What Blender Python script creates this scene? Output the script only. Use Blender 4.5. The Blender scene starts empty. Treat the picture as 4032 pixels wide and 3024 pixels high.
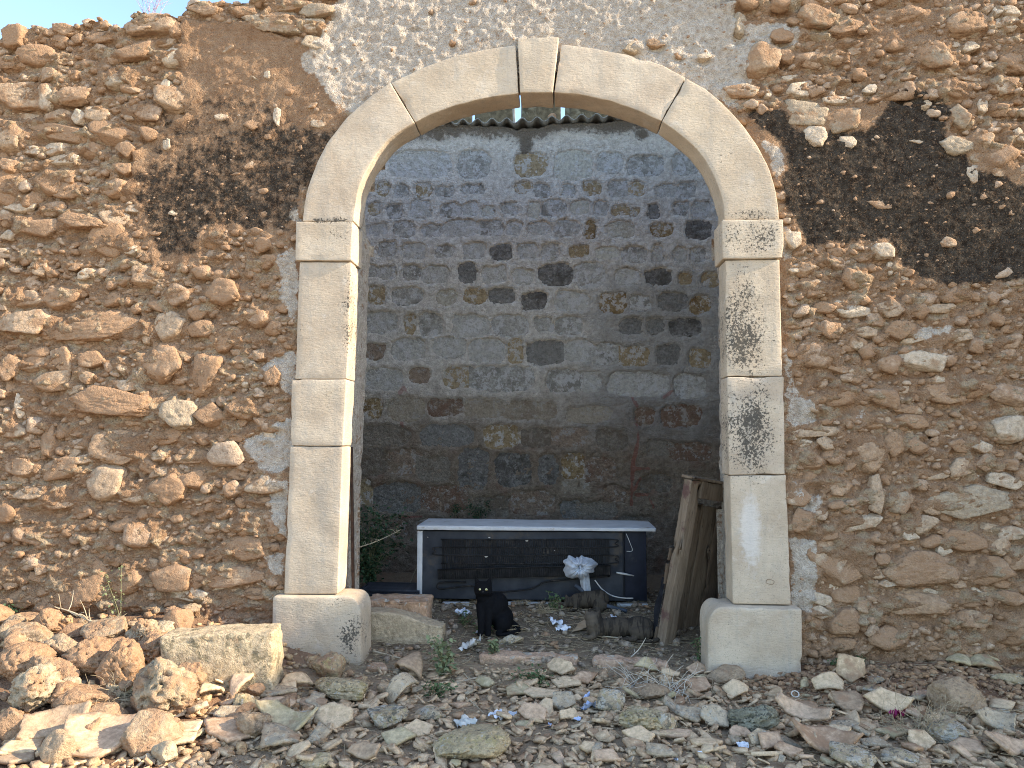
import bpy, bmesh, math, random
import numpy as np
from mathutils import Vector, Matrix, Euler

# ------------------------------------------------------------------ camera, sky, sun, exposure
scene = bpy.context.scene
COL = scene.collection
CAM = Vector((0.28, -4.6, 1.34))
PITCH, YAW = math.radians(4.0), math.radians(3.5)
cam_data = bpy.data.cameras.new("camera")
cam_data.sensor_width = 36.0
cam_data.lens = 36.0 * 769.0 / 1024.0
cam_data.clip_end = 2000.0
cam_data.clip_start = 0.05
cam = bpy.data.objects.new("camera", cam_data)
cam.location = CAM
cam.rotation_euler = Euler((math.radians(90) + PITCH, 0, YAW), 'XYZ')
COL.objects.link(cam)
scene.camera = cam
RCAM = Euler((math.radians(90) + PITCH, 0, YAW), 'XYZ').to_matrix()

SUN_EL = math.radians(28.0)
SUN_A = math.radians(5.0)          # how far the sun stands in front of the wall's plane
TO_SUN = Vector((math.cos(SUN_EL) * math.cos(SUN_A), -math.cos(SUN_EL) * math.sin(SUN_A), math.sin(SUN_EL)))
world = bpy.data.worlds.new("World")
scene.world = world
world.use_nodes = True
wn = world.node_tree
wn.nodes.clear()
w_out = wn.nodes.new("ShaderNodeOutputWorld")
w_bg = wn.nodes.new("ShaderNodeBackground")
w_sky = wn.nodes.new("ShaderNodeTexSky")
w_sky.sky_type = 'NISHITA'
w_sky.sun_disc = False
w_sky.sun_elevation = SUN_EL
w_sky.sun_rotation = math.atan2(TO_SUN.x, TO_SUN.y)
w_sky.air_density = 1.0
w_sky.altitude = 300.0
w_sky.dust_density = 0.6
w_sky.ozone_density = 1.0
w_bg.inputs["Strength"].default_value = 0.15
wn.links.new(w_sky.outputs[0], w_bg.inputs[0])
wn.links.new(w_bg.outputs[0], w_out.inputs[0])

sun_data = bpy.data.lights.new("sun", 'SUN')
sun_data.energy = 3.1
sun_data.angle = math.radians(0.6)
sun_data.color = (1.0, 0.86, 0.66)
sun = bpy.data.objects.new("sun", sun_data)
sun.rotation_euler = TO_SUN.to_track_quat('Z', 'Y').to_euler()
sun.location = (20, -2, 12)
COL.objects.link(sun)

scene.cycles.max_bounces = 6
scene.cycles.diffuse_bounces = 2
scene.cycles.glossy_bounces = 2
scene.cycles.transmission_bounces = 4
scene.cycles.use_denoising = True
scene.cycles.denoiser = 'OPENIMAGEDENOISE'
scene.cycles.denoising_input_passes = 'RGB_ALBEDO_NORMAL'
scene.cycles.denoising_prefilter = 'NONE'
scene.cycles.filter_width = 1.0
vs = scene.view_settings
vs.view_transform = 'Standard'
vs.look = 'None'
vs.exposure = 1.75
vs.gamma = 1.0
vs.use_curve_mapping = False

# ------------------------------------------------------------------ measuring helpers
FPX = 769.0 * 4032.0 / 1024.0
ZM = {'A': (0, 0, 1.6592), 'B': (0, 1000, 1.6592), 'C': (2200, 0, 1.2074), 'D': (2700, 1500, 1.6592),
      'E': (0, 2200, 1.4747), 'F': (2600, 2300, 1.5447), 'H': (1300, 2400, 1.58), 'J': (1600, 2000, 2.1067),
      'K': (1800, 2250, 2.6024), 'P': (1100, 1700, 1.2289), 'W': (0, 0, 0.5486), 'R': (1350, 450, 1.4271),
      'Q': (1350, 1400, 1.4271), 'L': (1700, 350, 2.765), 'N': (1000, 800, 0.8731), 'O': (2700, 800, 0.8731),
      'S': (2500, 1800, 1.9515), 'T': (1380, 1950, 2.5524), 'U': (3000, 900, 2.0738)}


def full(z, x, y):
    o = ZM[z]
    return o[0] + x / o[2], o[1] + y / o[2]


def ray(px, py):
    return RCAM @ Vector(((px - 2016) / FPX, (1512 - py) / FPX, -1.0))


def onplane(z, x, y, Y=0.0):
    px, py = full(z, x, y)
    d = ray(px, py)
    return CAM + d * ((Y - CAM.y) / d.y)


def xz(z, pts, Y=0.0):
    return [(p.x, p.z) for p in (onplane(z, a, b, Y) for a, b in pts)]


# ------------------------------------------------------------------ numpy noise
_rs = np.random.RandomState(7)
PERM = np.concatenate([_rs.permutation(256)] * 3).astype(np.int64)
GRAD = _rs.normal(size=(256, 3))
GRAD /= np.linalg.norm(GRAD, axis=1)[:, None]
RTAB = _rs.rand(256)
RTAB2 = _rs.rand(256)


def perlin(P):
    P = np.asarray(P, float)
    I = np.floor(P).astype(np.int64)
    f = P - I
    u = f * f * f * (f * (f * 6 - 15) + 10)
    I &= 255
    out = 0.0
    for dx in (0, 1):
        wx = u[:, 0] if dx else 1 - u[:, 0]
        hx = PERM[(I[:, 0] + dx) & 255]
        for dy in (0, 1):
            wy = u[:, 1] if dy else 1 - u[:, 1]
            hy = PERM[(hx + I[:, 1] + dy) & 255]
            for dz in (0, 1):
                wz = u[:, 2] if dz else 1 - u[:, 2]
                g = GRAD[PERM[(hy + I[:, 2] + dz) & 255]]
                d = g[:, 0] * (f[:, 0] - dx) + g[:, 1] * (f[:, 1] - dy) + g[:, 2] * (f[:, 2] - dz)
                out = out + wx * wy * wz * d
    return out * 1.6


def fbm(P, freq=1.0, octv=4, gain=0.5, seed=0.0, ridge=False):
    P = np.asarray(P, float) * freq + np.array([seed * 13.7 + 3.1, seed * 7.3 + 1.7, seed * 5.9 + 9.2])
    a, s, t = 1.0, 0.0, 0.0
    for _ in range(octv):
        n = perlin(P)
        if ridge:
            n = 1 - 2 * np.abs(n)
        s = s + a * n
        t += a
        a *= gain
        P = P * 2.03 + 11.3
    return s / t


def worley(x, z, seed=0):
    ix, iz = np.floor(x).astype(np.int64), np.floor(z).astype(np.int64)
    f1 = np.full(x.shape, 9.0)
    f2 = np.full(x.shape, 9.0)
    idr = np.zeros(x.shape)
    for dx in (-1, 0, 1):
        for dz in (-1, 0, 1):
            cx, cz = ix + dx, iz + dz
            h = PERM[(PERM[(cx + seed * 31) & 255] + cz) & 255]
            h2 = PERM[(h + 97) & 255]
            d = np.hypot(cx + 0.1 + 0.8 * RTAB[h] - x, cz + 0.1 + 0.8 * RTAB2[h] - z)
            closer = d < f1
            f2 = np.where(closer, f1, np.minimum(f2, d))
            idr = np.where(closer, RTAB[h2], idr)
            f1 = np.where(closer, d, f1)
    return f1, f2, idr


def sstep(a, b, v):
    t = np.clip((v - a) / (b - a), 0, 1)
    return t * t * (3 - 2 * t)


def inpoly(x, z, poly):
    c = np.zeros(x.shape, bool)
    n = len(poly)
    for i in range(n):
        x0, z0 = poly[i]
        x1, z1 = poly[(i + 1) % n]
        if abs(z1 - z0) < 1e-9:
            continue
        m = ((z0 > z) != (z1 > z)) & (x < (x1 - x0) * (z - z0) / (z1 - z0) + x0)
        c ^= m
    return c


# ------------------------------------------------------------------ mesh and object helpers
def mesh_np(name, V, F, mat=None, attrs=None, smooth=True, mats=None, mi=None):
    V = np.ascontiguousarray(V, dtype=np.float32)
    me = bpy.data.meshes.new(name)
    me.vertices.add(len(V))
    me.vertices.foreach_set("co", V.ravel())
    if isinstance(F, np.ndarray):
        n, k = F.shape
        loops = F.astype(np.int32).ravel()
        starts = np.arange(0, n * k, k, dtype=np.int32)
    else:
        loops = np.array([i for f in F for i in f], np.int32)
        ln = np.array([len(f) for f in F])
        starts = np.concatenate([[0], np.cumsum(ln)[:-1]]).astype(np.int32)
        n = len(F)
    me.loops.add(len(loops))
    me.loops.foreach_set("vertex_index", loops)
    me.polygons.add(n)
    me.polygons.foreach_set("loop_start", starts)
    if smooth:
        me.polygons.foreach_set("use_smooth", np.ones(n, bool))
    me.update(calc_edges=True)
    me.validate()
    if attrs:
        for k, a in attrs.items():
            at = me.attributes.new(k, 'FLOAT', 'POINT')
            at.data.foreach_set("value", np.asarray(a, np.float32))
    if mat:
        me.materials.append(mat)
    for m in mats or ():
        me.materials.append(m)
    if mi is not None:
        me.polygons.foreach_set("material_index", np.asarray(mi, np.int32))
    return me


def gridf(nu, nv):
    i = np.arange(nu - 1)[:, None] * nv + np.arange(nv - 1)[None, :]
    i = i.ravel()
    return np.stack([i, i + nv, i + nv + 1, i + 1], 1)


def obj(name, me, parent=None, loc=None, rot=None, scale=None):
    o = bpy.data.objects.new(name, me)
    COL.objects.link(o)
    if parent is not None:
        o.parent = parent
    if loc is not None:
        o.location = loc
    if rot is not None:
        o.rotation_euler = rot
    if scale is not None:
        o.scale = scale
    return o


def tag(o, label, cat=None, group=None, kind=None):
    o["label"] = label
    if cat:
        o["category"] = cat
    if group:
        o["group"] = group
    if kind:
        o["kind"] = kind
    return o


def thing(name, label, cat, loc=(0, 0, 0), rot=None, group=None):
    o = obj(name, None, loc=loc, rot=rot)
    o.empty_display_size = 0.1
    return tag(o, label, cat, group)


_ICO = {}


def ico(sub):
    if sub not in _ICO:
        bm = bmesh.new()
        bmesh.ops.create_icosphere(bm, subdivisions=sub, radius=1.0)
        bm.verts.ensure_lookup_table()
        V = np.array([v.co[:] for v in bm.verts])
        F = np.array([[v.index for v in f.verts] for f in bm.faces])
        bm.free()
        _ICO[sub] = (V, F)
    return _ICO[sub]


def rock_v(seed, sub=3, planes=11, rough=0.07, pit=0.0, freq=1.6, sharp=16.0, front=0.0):
    """A broken stone: a ball cut by random planes, then weathered; unit bounding box."""
    rs = np.random.RandomState(seed)
    d, F = ico(sub)
    n = rs.normal(size=(planes, 3))
    n /= np.linalg.norm(n, axis=1)[:, None]
    h = rs.uniform(0.5, 0.95, planes)
    if front:
        m = rs.randint(5, 8)
        th = (np.arange(m) + rs.uniform(-0.38, 0.38, m)) * 2 * math.pi / m + rs.uniform(0, 6.28)
        sd = np.stack([np.cos(th), rs.uniform(-0.45, 0.15, m), np.sin(th)], 1)
        fn = np.array([[rs.uniform(-.25, .25), -1, rs.uniform(-.1, .3)], [rs.uniform(-.7, .7), -1, rs.uniform(-.3, .6)]])
        n = np.concatenate([n[:3], sd / np.linalg.norm(sd, axis=1)[:, None], fn / np.linalg.norm(fn, axis=1)[:, None]])
        h = np.concatenate([h[:3], rs.uniform(0.55, 0.88, m), [front, front * 1.12]])
    c = d @ n.T
    r = h[None, :] / np.maximum(c, 0.12)
    r = np.concatenate([r, np.full((len(d), 1), 1.05)], 1)
    r = -np.log(np.exp(-sharp * r).sum(1)) / sharp
    V = d * r[:, None]
    disp = rough * 0.7 * fbm(V, freq, 3, 0.5, seed % 97)
    disp += rough * 0.8 * fbm(V, freq * 2.7, 4, 0.6, seed % 89 + 1, ridge=True)
    if pit > 0:
        q = fbm(V, freq * 1.7, 3, 0.5, seed % 71 + 2)
        disp -= pit * sstep(0.05, 0.5, q)
        q = fbm(V, freq * 4.5, 2, 0.5, seed % 61 + 5)
        disp -= pit * 0.45 * sstep(0.05, 0.55, q)
    V = V + d * disp[:, None]
    lo, hi = V.min(0), V.max(0)
    return (V - (lo + hi) / 2) / (hi - lo), F


def samples(L, n, r):
    r = min(r, L * 0.3)
    mid = list(np.linspace(r, L - r, max(2, n)))
    return np.array([0, r * 0.35] + mid + [L - r * 0.35, L]) - L / 2


def rbox(sx, sy, sz, r=0.006, n=(2, 2, 2), noise=0.0, nfreq=12.0, seed=0, chip=0.0):
    """Rounded, slightly uneven block centred on the origin: verts, quads."""
    X, Y, Z = samples(sx, n[0], r), samples(sy, n[1], r), samples(sz, n[2], r)
    vs_, fs_ = [], []
    base = 0
    for ax, (A, B, s, half) in {0: (Y, Z, X, sx / 2), 1: (Z, X, Y, sy / 2), 2: (X, Y, Z, sz / 2)}.items():
        for sg in (-1, 1):
            a, b = np.meshgrid(A, B, indexing='ij')
            c = np.full(a.shape, sg * half)
            P = {0: (c, a, b), 1: (b, c, a), 2: (a, b, c)}[ax]
            vs_.append(np.stack([p.ravel() for p in P], 1))
            f = gridf(len(A), len(B)) + base
            fs_.append(f if sg > 0 else f[:, ::-1])
            base += len(A) * len(B)
    V, F = np.concatenate(vs_), np.concatenate(fs_)
    q = np.round(V * 1e5).astype(np.int64)
    _, idx, inv = np.unique(q, axis=0, return_index=True, return_inverse=True)
    V, F = V[idx], inv.ravel()[F]
    rr = min(r, min(sx, sy, sz) * 0.3)
    half = np.array([sx, sy, sz]) / 2 - rr
    C = np.clip(V, -half, half)
    D = V - C
    L = np.linalg.norm(D, axis=1)
    L[L == 0] = 1
    V = C + D / L[:, None] * rr
    if noise > 0:
        nr = D / L[:, None]
        V = V + nr * (noise * fbm(V, nfreq, 4, 0.55, seed))[:, None]
    if chip > 0:
        edge = ((np.abs(V) > np.array([sx, sy, sz]) / 2 - 2.5 * rr).sum(1) >= 2)
        q = sstep(0.1, 0.6, fbm(V, nfreq * 0.8, 3, 0.5, seed + 40))
        V = V - (D / L[:, None]) * (chip * q * edge)[:, None]
    return V, F


def merge(items):
    Vs, Fs, b = [], [], 0
    for V, F in items:
        Vs.append(V)
        Fs.append(np.asarray(F) + b)
        b += len(V)
    return np.concatenate(Vs), np.concatenate(Fs)


def rotm(rx=0, ry=0, rz=0):
    return np.array(Euler((rx, ry, rz), 'XYZ').to_matrix())


def tube(pts, rad, sides=6, cap=True):
    """Quads along a polyline; rad a number or a list."""
    P = np.array([tuple(p) for p in pts], float)
    n = len(P)
    R = np.full(n, rad) if np.isscalar(rad) else np.array(rad, float)
    T = np.gradient(P, axis=0)
    T /= np.linalg.norm(T, axis=1)[:, None] + 1e-12
    up = np.array([0, 0, 1.0]) if abs(T[0][2]) < 0.9 else np.array([0, 1.0, 0])
    V = []
    for i in range(n):
        a = np.cross(T[i], up)
        a /= np.linalg.norm(a) + 1e-12
        b = np.cross(a, T[i])
        up = b
        for k in range(sides):
            t = 2 * math.pi * k / sides
            V.append(P[i] + R[i] * (math.cos(t) * a + math.sin(t) * b))
    F = []
    for i in range(n - 1):
        for k in range(sides):
            k2 = (k + 1) % sides
            F.append((i * sides + k, i * sides + k2, (i + 1) * sides + k2, (i + 1) * sides + k))
    V = np.array(V)
    if cap:
        c0, c1 = len(V), len(V) + 1
        V = np.concatenate([V, P[:1], P[-1:]])
        for k in range(0, sides, 2):
            k1, k2 = (k + 1) % sides, (k + 2) % sides
            F.append((c0, k2, k1, k))
            e = (n - 1) * sides
            F.append((c1, e + k, e + k1, e + k2))
    return V, np.array(F)


def smooth_path(pts, n=24):
    P = np.array([tuple(p) for p in pts], float)
    P = np.concatenate([[2 * P[0] - P[1]], P, [2 * P[-1] - P[-2]]])
    m = len(P) - 3
    out = []
    for t in np.linspace(0, m - 1e-6, n):
        i = int(t)
        f = t - i
        a, b, c, d = P[i:i + 4]
        out.append(0.5 * ((2 * b) + (c - a) * f + (2 * a - 5 * b + 4 * c - d) * f * f + (3 * b - a - 3 * c + d) * f ** 3))
    return np.array(out)


# ------------------------------------------------------------------ materials
class NT:
    def __init__(s, name, rough=0.9, spec=0.15):
        s.m = bpy.data.materials.new(name)
        s.m.use_nodes = True
        s.t = s.m.node_tree
        s.b = s.t.nodes["Principled BSDF"]
        s.b.inputs["Roughness"].default_value = rough
        s.b.inputs["Specular IOR Level"].default_value = spec
        s.tc = None

    def n(s, kind, **kw):
        x = s.t.nodes.new("ShaderNode" + kind)
        for k, v in kw.items():
            setattr(x, k, v)
        return x

    def put(s, sock, v):
        if isinstance(v, bpy.types.NodeSocket):
            s.t.links.new(v, sock)
        elif v is not None:
            if hasattr(sock.default_value, "__len__") and len(sock.default_value) == 4 and len(v) == 3:
                v = (*v, 1.0)
            sock.default_value = v

    def co(s, scale=None, which="Object", loc=None, rot=None):
        if s.tc is None:
            s.tc = s.n("TexCoord")
        v = s.tc.outputs[which]
        if scale is not None or loc is not None or rot is not None:
            mp = s.n("Mapping")
            s.put(mp.inputs["Vector"], v)
            if scale is not None:
                mp.inputs["Scale"].default_value = scale
            if loc is not None:
                s.put(mp.inputs["Location"], loc)
            if rot is not None:
                mp.inputs["Rotation"].default_value = rot
            v = mp.outputs[0]
        return v

    def noise(s, scale, detail=5, rough=0.6, vec=None, dist=0.0):
        x = s.n("TexNoise")
        s.put(x.inputs["Vector"], vec if vec is not None else s.co())
        x.inputs["Scale"].default_value = scale
        x.inputs["Detail"].default_value = detail
        x.inputs["Roughness"].default_value = rough
        x.inputs["Distortion"].default_value = dist
        return x.outputs["Fac"]

    def voro(s, scale, vec=None, feature='F1', out="Distance"):
        x = s.n("TexVoronoi", feature=feature)
        s.put(x.inputs["Vector"], vec if vec is not None else s.co())
        x.inputs["Scale"].default_value = scale
        return x.outputs[out]

    def ramp(s, fac, stops, interp='LINEAR'):
        x = s.n("ValToRGB")
        x.color_ramp.interpolation = interp
        e = x.color_ramp.elements
        while len(e) < len(stops):
            e.new(0.5)
        for k, (p, c) in enumerate(stops):
            e[k].position = p
            if not hasattr(c, "__len__"):
                c = (c, c, c)
            e[k].color = (*c[:3], 1)
        s.put(x.inputs[0], fac)
        return x.outputs[0]

    def step(s, fac, a, b):
        x = s.n("MapRange", interpolation_type='SMOOTHSTEP')
        s.put(x.inputs["Value"], fac)
        x.inputs["From Min"].default_value = a
        x.inputs["From Max"].default_value = b
        return x.outputs[0]

    def mix(s, fac, a, b, mode='MIX'):
        x = s.n("Mix", data_type='RGBA', blend_type=mode)
        s.put(x.inputs[0], fac)
        s.put(x.inputs[6], a)
        s.put(x.inputs[7], b)
        return x.outputs[2]

    def math(s, op, a, b=None):
        x = s.n("Math", operation=op)
        s.put(x.inputs[0], a)
        if b is not None:
            s.put(x.inputs[1], b)
        return x.outputs[0]

    def attr(s, name):
        x = s.n("Attribute", attribute_name=name)
        return x.outputs["Fac"]

    def rnd(s):
        return s.n("ObjectInfo").outputs["Random"]

    def bump(s, h, strength=0.5, dist=0.01, normal=None):
        x = s.n("Bump")
        x.inputs["Strength"].default_value = strength
        x.inputs["Distance"].default_value = dist
        s.put(x.inputs["Height"], h)
        if normal is not None:
            s.put(x.inputs["Normal"], normal)
        return x.outputs[0]

    def done(s, color, normal=None, rough=None):
        s.put(s.b.inputs["Base Color"], color)
        if normal is not None:
            s.put(s.b.inputs["Normal"], normal)
        if rough is not None:
            s.put(s.b.inputs["Roughness"], rough)
        return s.m


EARTH_D, EARTH_L = (0.325, 0.190, 0.108), (0.465, 0.302, 0.184)


def rnd_vec(t, k=37.0):
    """texture coordinates shifted by the object's own random number, so that no two alike pieces share a pattern"""
    r = t.rnd()
    cb = t.n("CombineXYZ")
    t.put(cb.inputs[0], t.math('MULTIPLY', r, k))
    t.put(cb.inputs[1], t.math('MULTIPLY', r, k * 1.7))
    t.put(cb.inputs[2], t.math('MULTIPLY', r, k * 0.6))
    g = t.n("NewGeometry")
    a = t.n("VectorMath", operation='ADD')
    t.put(a.inputs[0], g.outputs["Position"])
    t.put(a.inputs[1], cb.outputs[0])
    return a.outputs[0], r


def stone_mat(name, c0, c1, earth=0.4, use_attr=False, lichen=None, lich_amt=0.0, bumpd=0.006, spots=0.0, earth_cols=(EARTH_D, EARTH_L)):
    t = NT(name, 0.92, 0.1)
    vec, r = rnd_vec(t)
    if use_attr:
        r = t.attr("rnd")
    n1 = t.noise(9, 4, 0.62, vec)
    n2 = t.noise(38, 3, 0.65, vec)
    base = t.mix(r, c0, c1)
    base = t.mix(t.math('MULTIPLY', t.step(n2, 0.42, 0.72), 0.7), base, tuple(min(1, c * 1.3) for c in c1))
    base = t.mix(t.math('MULTIPLY', t.step(n2, 0.5, 0.25), 0.6), base, tuple(c * 0.62 for c in c0))
    er = t.mix(n2, earth_cols[0], earth_cols[1])
    em = t.step(t.math('ADD', n1, t.math('MULTIPLY', t.math('SUBTRACT', r, 0.5), -0.35)), 0.62 - 0.34 * earth, 0.80 - 0.34 * earth)
    col = t.mix(em, base, er)
    if lichen is not None:
        n3 = t.noise(15, 4, 0.72, vec)
        for k, lc in enumerate(lichen):
            off = 0.60 - lich_amt * 0.25 + 0.03 * k
            nn = n3 if k == 0 else t.noise(22 + 9 * k, 3, 0.7, vec)
            col = t.mix(t.math('MULTIPLY', t.step(nn, off, off + 0.08), 0.85), col, lc)
    if spots:
        n4 = t.noise(70, 4, 0.7, vec)
        col = t.mix(t.math('MULTIPLY', t.step(n4, 0.62, 0.7), spots), col, (0.05, 0.045, 0.04))
    nb = t.noise(48, 4, 0.75, vec)
    fine = t.noise(130, 3, 0.7, vec)
    col = t.mix(t.math('MULTIPLY', t.step(fine, 0.5, 0.75), 0.35), col, tuple(c * 0.5 for c in c0))
    nrm = t.bump(t.math('ADD', nb, t.math('MULTIPLY', n1, 0.8)), 1.0, bumpd * 2.6)
    return t.done(col, nrm)


def simple_mat(name, c0, c1, scale=12, rough=0.85, bumps=0.3, bumpd=0.004, spec=0.2, dirt=None, dirt_amt=0.3, stretch=None):
    t = NT(name, rough, spec)
    v = t.co(stretch) if stretch else t.co()
    n1 = t.noise(scale, 6, 0.6, v)
    col = t.mix(t.step(n1, 0.3, 0.7), c0, c1)
    if dirt is not None:
        n2 = t.noise(scale * 0.6, 8, 0.7, t.co(loc=(3, 1, 7)))
        col = t.mix(t.step(n2, 0.62 - 0.25 * dirt_amt, 0.75 - 0.2 * dirt_amt), col, dirt)
    nrm = t.bump(t.noise(scale * 5, 6, 0.65, v), bumps, bumpd)
    return t.done(col, nrm)


def earth_wall_mat():
    t = NT("earth_rubble", 0.95, 0.05)
    n1 = t.noise(5, 4, 0.65)
    n2 = t.noise(26, 4, 0.7)
    n3 = t.noise(90, 3, 0.7)
    earth = t.mix(t.step(t.math('ADD', t.math('MULTIPLY', n1, 0.5), t.math('MULTIPLY', n2, 0.5)), 0.3, 0.7), EARTH_D, EARTH_L)
    st = t.mix(t.attr("rnd"), (0.36, 0.235, 0.138), (0.51, 0.385, 0.252))
    sm = t.step(t.math('ADD', t.attr("stone"), t.math('MULTIPLY', t.math('SUBTRACT', n2, 0.5), 1.4)), 0.35, 0.75)
    col = t.mix(sm, earth, st)
    col = t.mix(t.math('MULTIPLY', t.step(n3, 0.62, 0.8), 0.35), col, (0.55, 0.42, 0.28))
    pl = t.mix(t.step(n2, 0.3, 0.7), (0.50, 0.41, 0.32), (0.72, 0.63, 0.52))
    pl = t.mix(t.math('MULTIPLY', t.step(n1, 0.55, 0.75), 0.55), pl, (0.42, 0.29, 0.19))
    pm = t.step(t.math('ADD', t.attr("plaster"), t.math('MULTIPLY', t.math('SUBTRACT', t.noise(13, 5, 0.72), 0.5), 1.1)), 0.42, 0.56)
    col = t.mix(pm, col, pl)
    lk = t.mix(t.step(n2, 0.3, 0.7), (0.014, 0.0135, 0.0125), (0.075, 0.066, 0.053))
    lm = t.step(t.math('ADD', t.attr("lichen"), t.math('MULTIPLY', t.math('SUBTRACT', t.noise(17, 5, 0.75), 0.5), 1.9)), 0.34, 0.78)
    lm = t.math('MULTIPLY', t.math('MULTIPLY', lm, 0.95), t.math('SUBTRACT', 1.0, t.math('MULTIPLY', t.step(n3, 0.52, 0.72), 0.6)))
    col = t.mix(lm, col, lk)
    b = t.math('ADD', t.noise(42, 4, 0.75), t.math('MULTIPLY', n3, 0.5))
    col = t.mix(t.math('MULTIPLY', t.step(t.noise(150, 3, 0.7), 0.48, 0.7), 0.35), col, (0.15, 0.085, 0.045))
    return t.done(col, t.bump(b, 1.0, 0.03))


def limestone_mat():
    t = NT("dressed_limestone", 0.85, 0.15)
    vec, r = rnd_vec(t, 11.0)
    n1 = t.noise(4.5, 6, 0.6, vec)
    n2 = t.noise(30, 7, 0.7, vec)
    col = t.mix(t.step(n1, 0.3, 0.72), (0.47, 0.367, 0.265), (0.64, 0.53, 0.40))
    col = t.mix(t.math('MULTIPLY', r, 0.35), col, (0.58, 0.46, 0.31))
    col = t.mix(t.math('MULTIPLY', t.step(t.noise(7, 6, 0.7, vec, 0.6), 0.56, 0.72), 0.5), col, (0.68, 0.60, 0.50))
    col = t.mix(t.math('MULTIPLY', t.step(t.noise(2.6, 6, 0.7, vec), 0.56, 0.75), 0.45), col, (0.56, 0.42, 0.26))
    col = t.mix(t.math('MULTIPLY', t.step(n2, 0.52, 0.74), 0.45), col, (0.36, 0.30, 0.235))
    col = t.mix(t.math('MULTIPLY', t.step(t.noise(11, 5, 0.75, vec, 1.0), 0.54, 0.72), 0.4), col, (0.40, 0.365, 0.31))
    col = t.mix(t.math('MULTIPLY', t.step(t.noise(140, 2, 0.6, vec), 0.60, 0.68), 0.5), col, (0.24, 0.20, 0.155))
    col = t.mix(t.math('MULTIPLY', t.step(t.noise(3.0, 5, 0.7, t.co((4.5, 4.5, 0.45))), 0.50, 0.70), 0.38), col, (0.36, 0.325, 0.275))
    lic = t.attr("lichen")
    sp = t.noise(75, 6, 0.72, vec)
    lm = t.step(t.math('ADD', sp, t.math('MULTIPLY', lic, 0.32)), 0.70, 0.76)
    lm2 = t.step(t.math('ADD', t.noise(14, 6, 0.7, vec), t.math('MULTIPLY', lic, 0.25)), 0.62, 0.95)
    col = t.mix(t.math('MULTIPLY', lm2, 0.55), col, (0.25, 0.23, 0.19))
    col = t.mix(t.math('MULTIPLY', lm, 0.88), col, (0.055, 0.050, 0.042))
    col = t.mix(t.math('MULTIPLY', t.step(t.math('ADD', t.attr('white'), t.math('MULTIPLY', t.math('SUBTRACT', n2, 0.5), 1.2)), 0.35, 0.8), 0.6), col, (0.76, 0.71, 0.65))
    tool = t.noise(34, 3, 0.55, t.co((1.0, 1.0, 3.6), rot=(0, 0.5, 0)))
    b = t.math('ADD', t.math('MULTIPLY', tool, 0.5), t.math('ADD', t.math('MULTIPLY', n2, 0.7), n1))
    return t.done(col, t.bump(b, 1.0, 0.006))


def back_wall_mat():
    t = NT("limewashed_mortar", 0.95, 0.05)
    n1 = t.noise(4, 7, 0.65)
    n2 = t.noise(22, 7, 0.72)
    n3 = t.noise(70, 6, 0.7)
    sp = t.n("SeparateXYZ")
    t.put(sp.inputs[0], t.co())
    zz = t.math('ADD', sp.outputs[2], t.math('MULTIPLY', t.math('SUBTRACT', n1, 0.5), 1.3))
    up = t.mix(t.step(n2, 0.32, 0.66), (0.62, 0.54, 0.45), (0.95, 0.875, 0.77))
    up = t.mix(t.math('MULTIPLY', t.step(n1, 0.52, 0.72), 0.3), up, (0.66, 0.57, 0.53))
    low = t.mix(t.step(n2, 0.3, 0.7), (0.235, 0.175, 0.125), (0.43, 0.345, 0.26))  # dirty lower plaster, with the room's dimness put into its colour too
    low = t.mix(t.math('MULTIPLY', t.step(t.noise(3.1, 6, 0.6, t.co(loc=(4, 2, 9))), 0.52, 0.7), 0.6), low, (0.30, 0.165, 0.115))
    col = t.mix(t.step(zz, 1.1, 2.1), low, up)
    col = t.mix(t.math('MULTIPLY', t.step(n3, 0.60, 0.74), 0.22), col, (0.34, 0.30, 0.26))
    grey = t.math('MULTIPLY', t.step(t.math('ADD', t.attr("grey"), t.math('SUBTRACT', n1, 0.5)), 0.3, 0.9), 0.5)
    col = t.mix(grey, col, (0.26, 0.245, 0.23))
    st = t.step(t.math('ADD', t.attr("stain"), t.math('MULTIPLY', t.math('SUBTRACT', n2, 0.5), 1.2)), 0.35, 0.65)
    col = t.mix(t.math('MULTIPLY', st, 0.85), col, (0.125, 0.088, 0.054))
    red = t.step(t.math('ADD', t.attr("red"), t.math('MULTIPLY', t.math('SUBTRACT', n2, 0.5), 1.4)), 0.5, 0.75)
    col = t.mix(t.math('MULTIPLY', red, 0.5), col, (0.36, 0.09, 0.065))
    b = t.math('ADD', t.noise(30, 5, 0.75), t.math('MULTIPLY', n3, 0.5))
    return t.done(col, t.bump(b, 1.0, 0.05))


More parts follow.
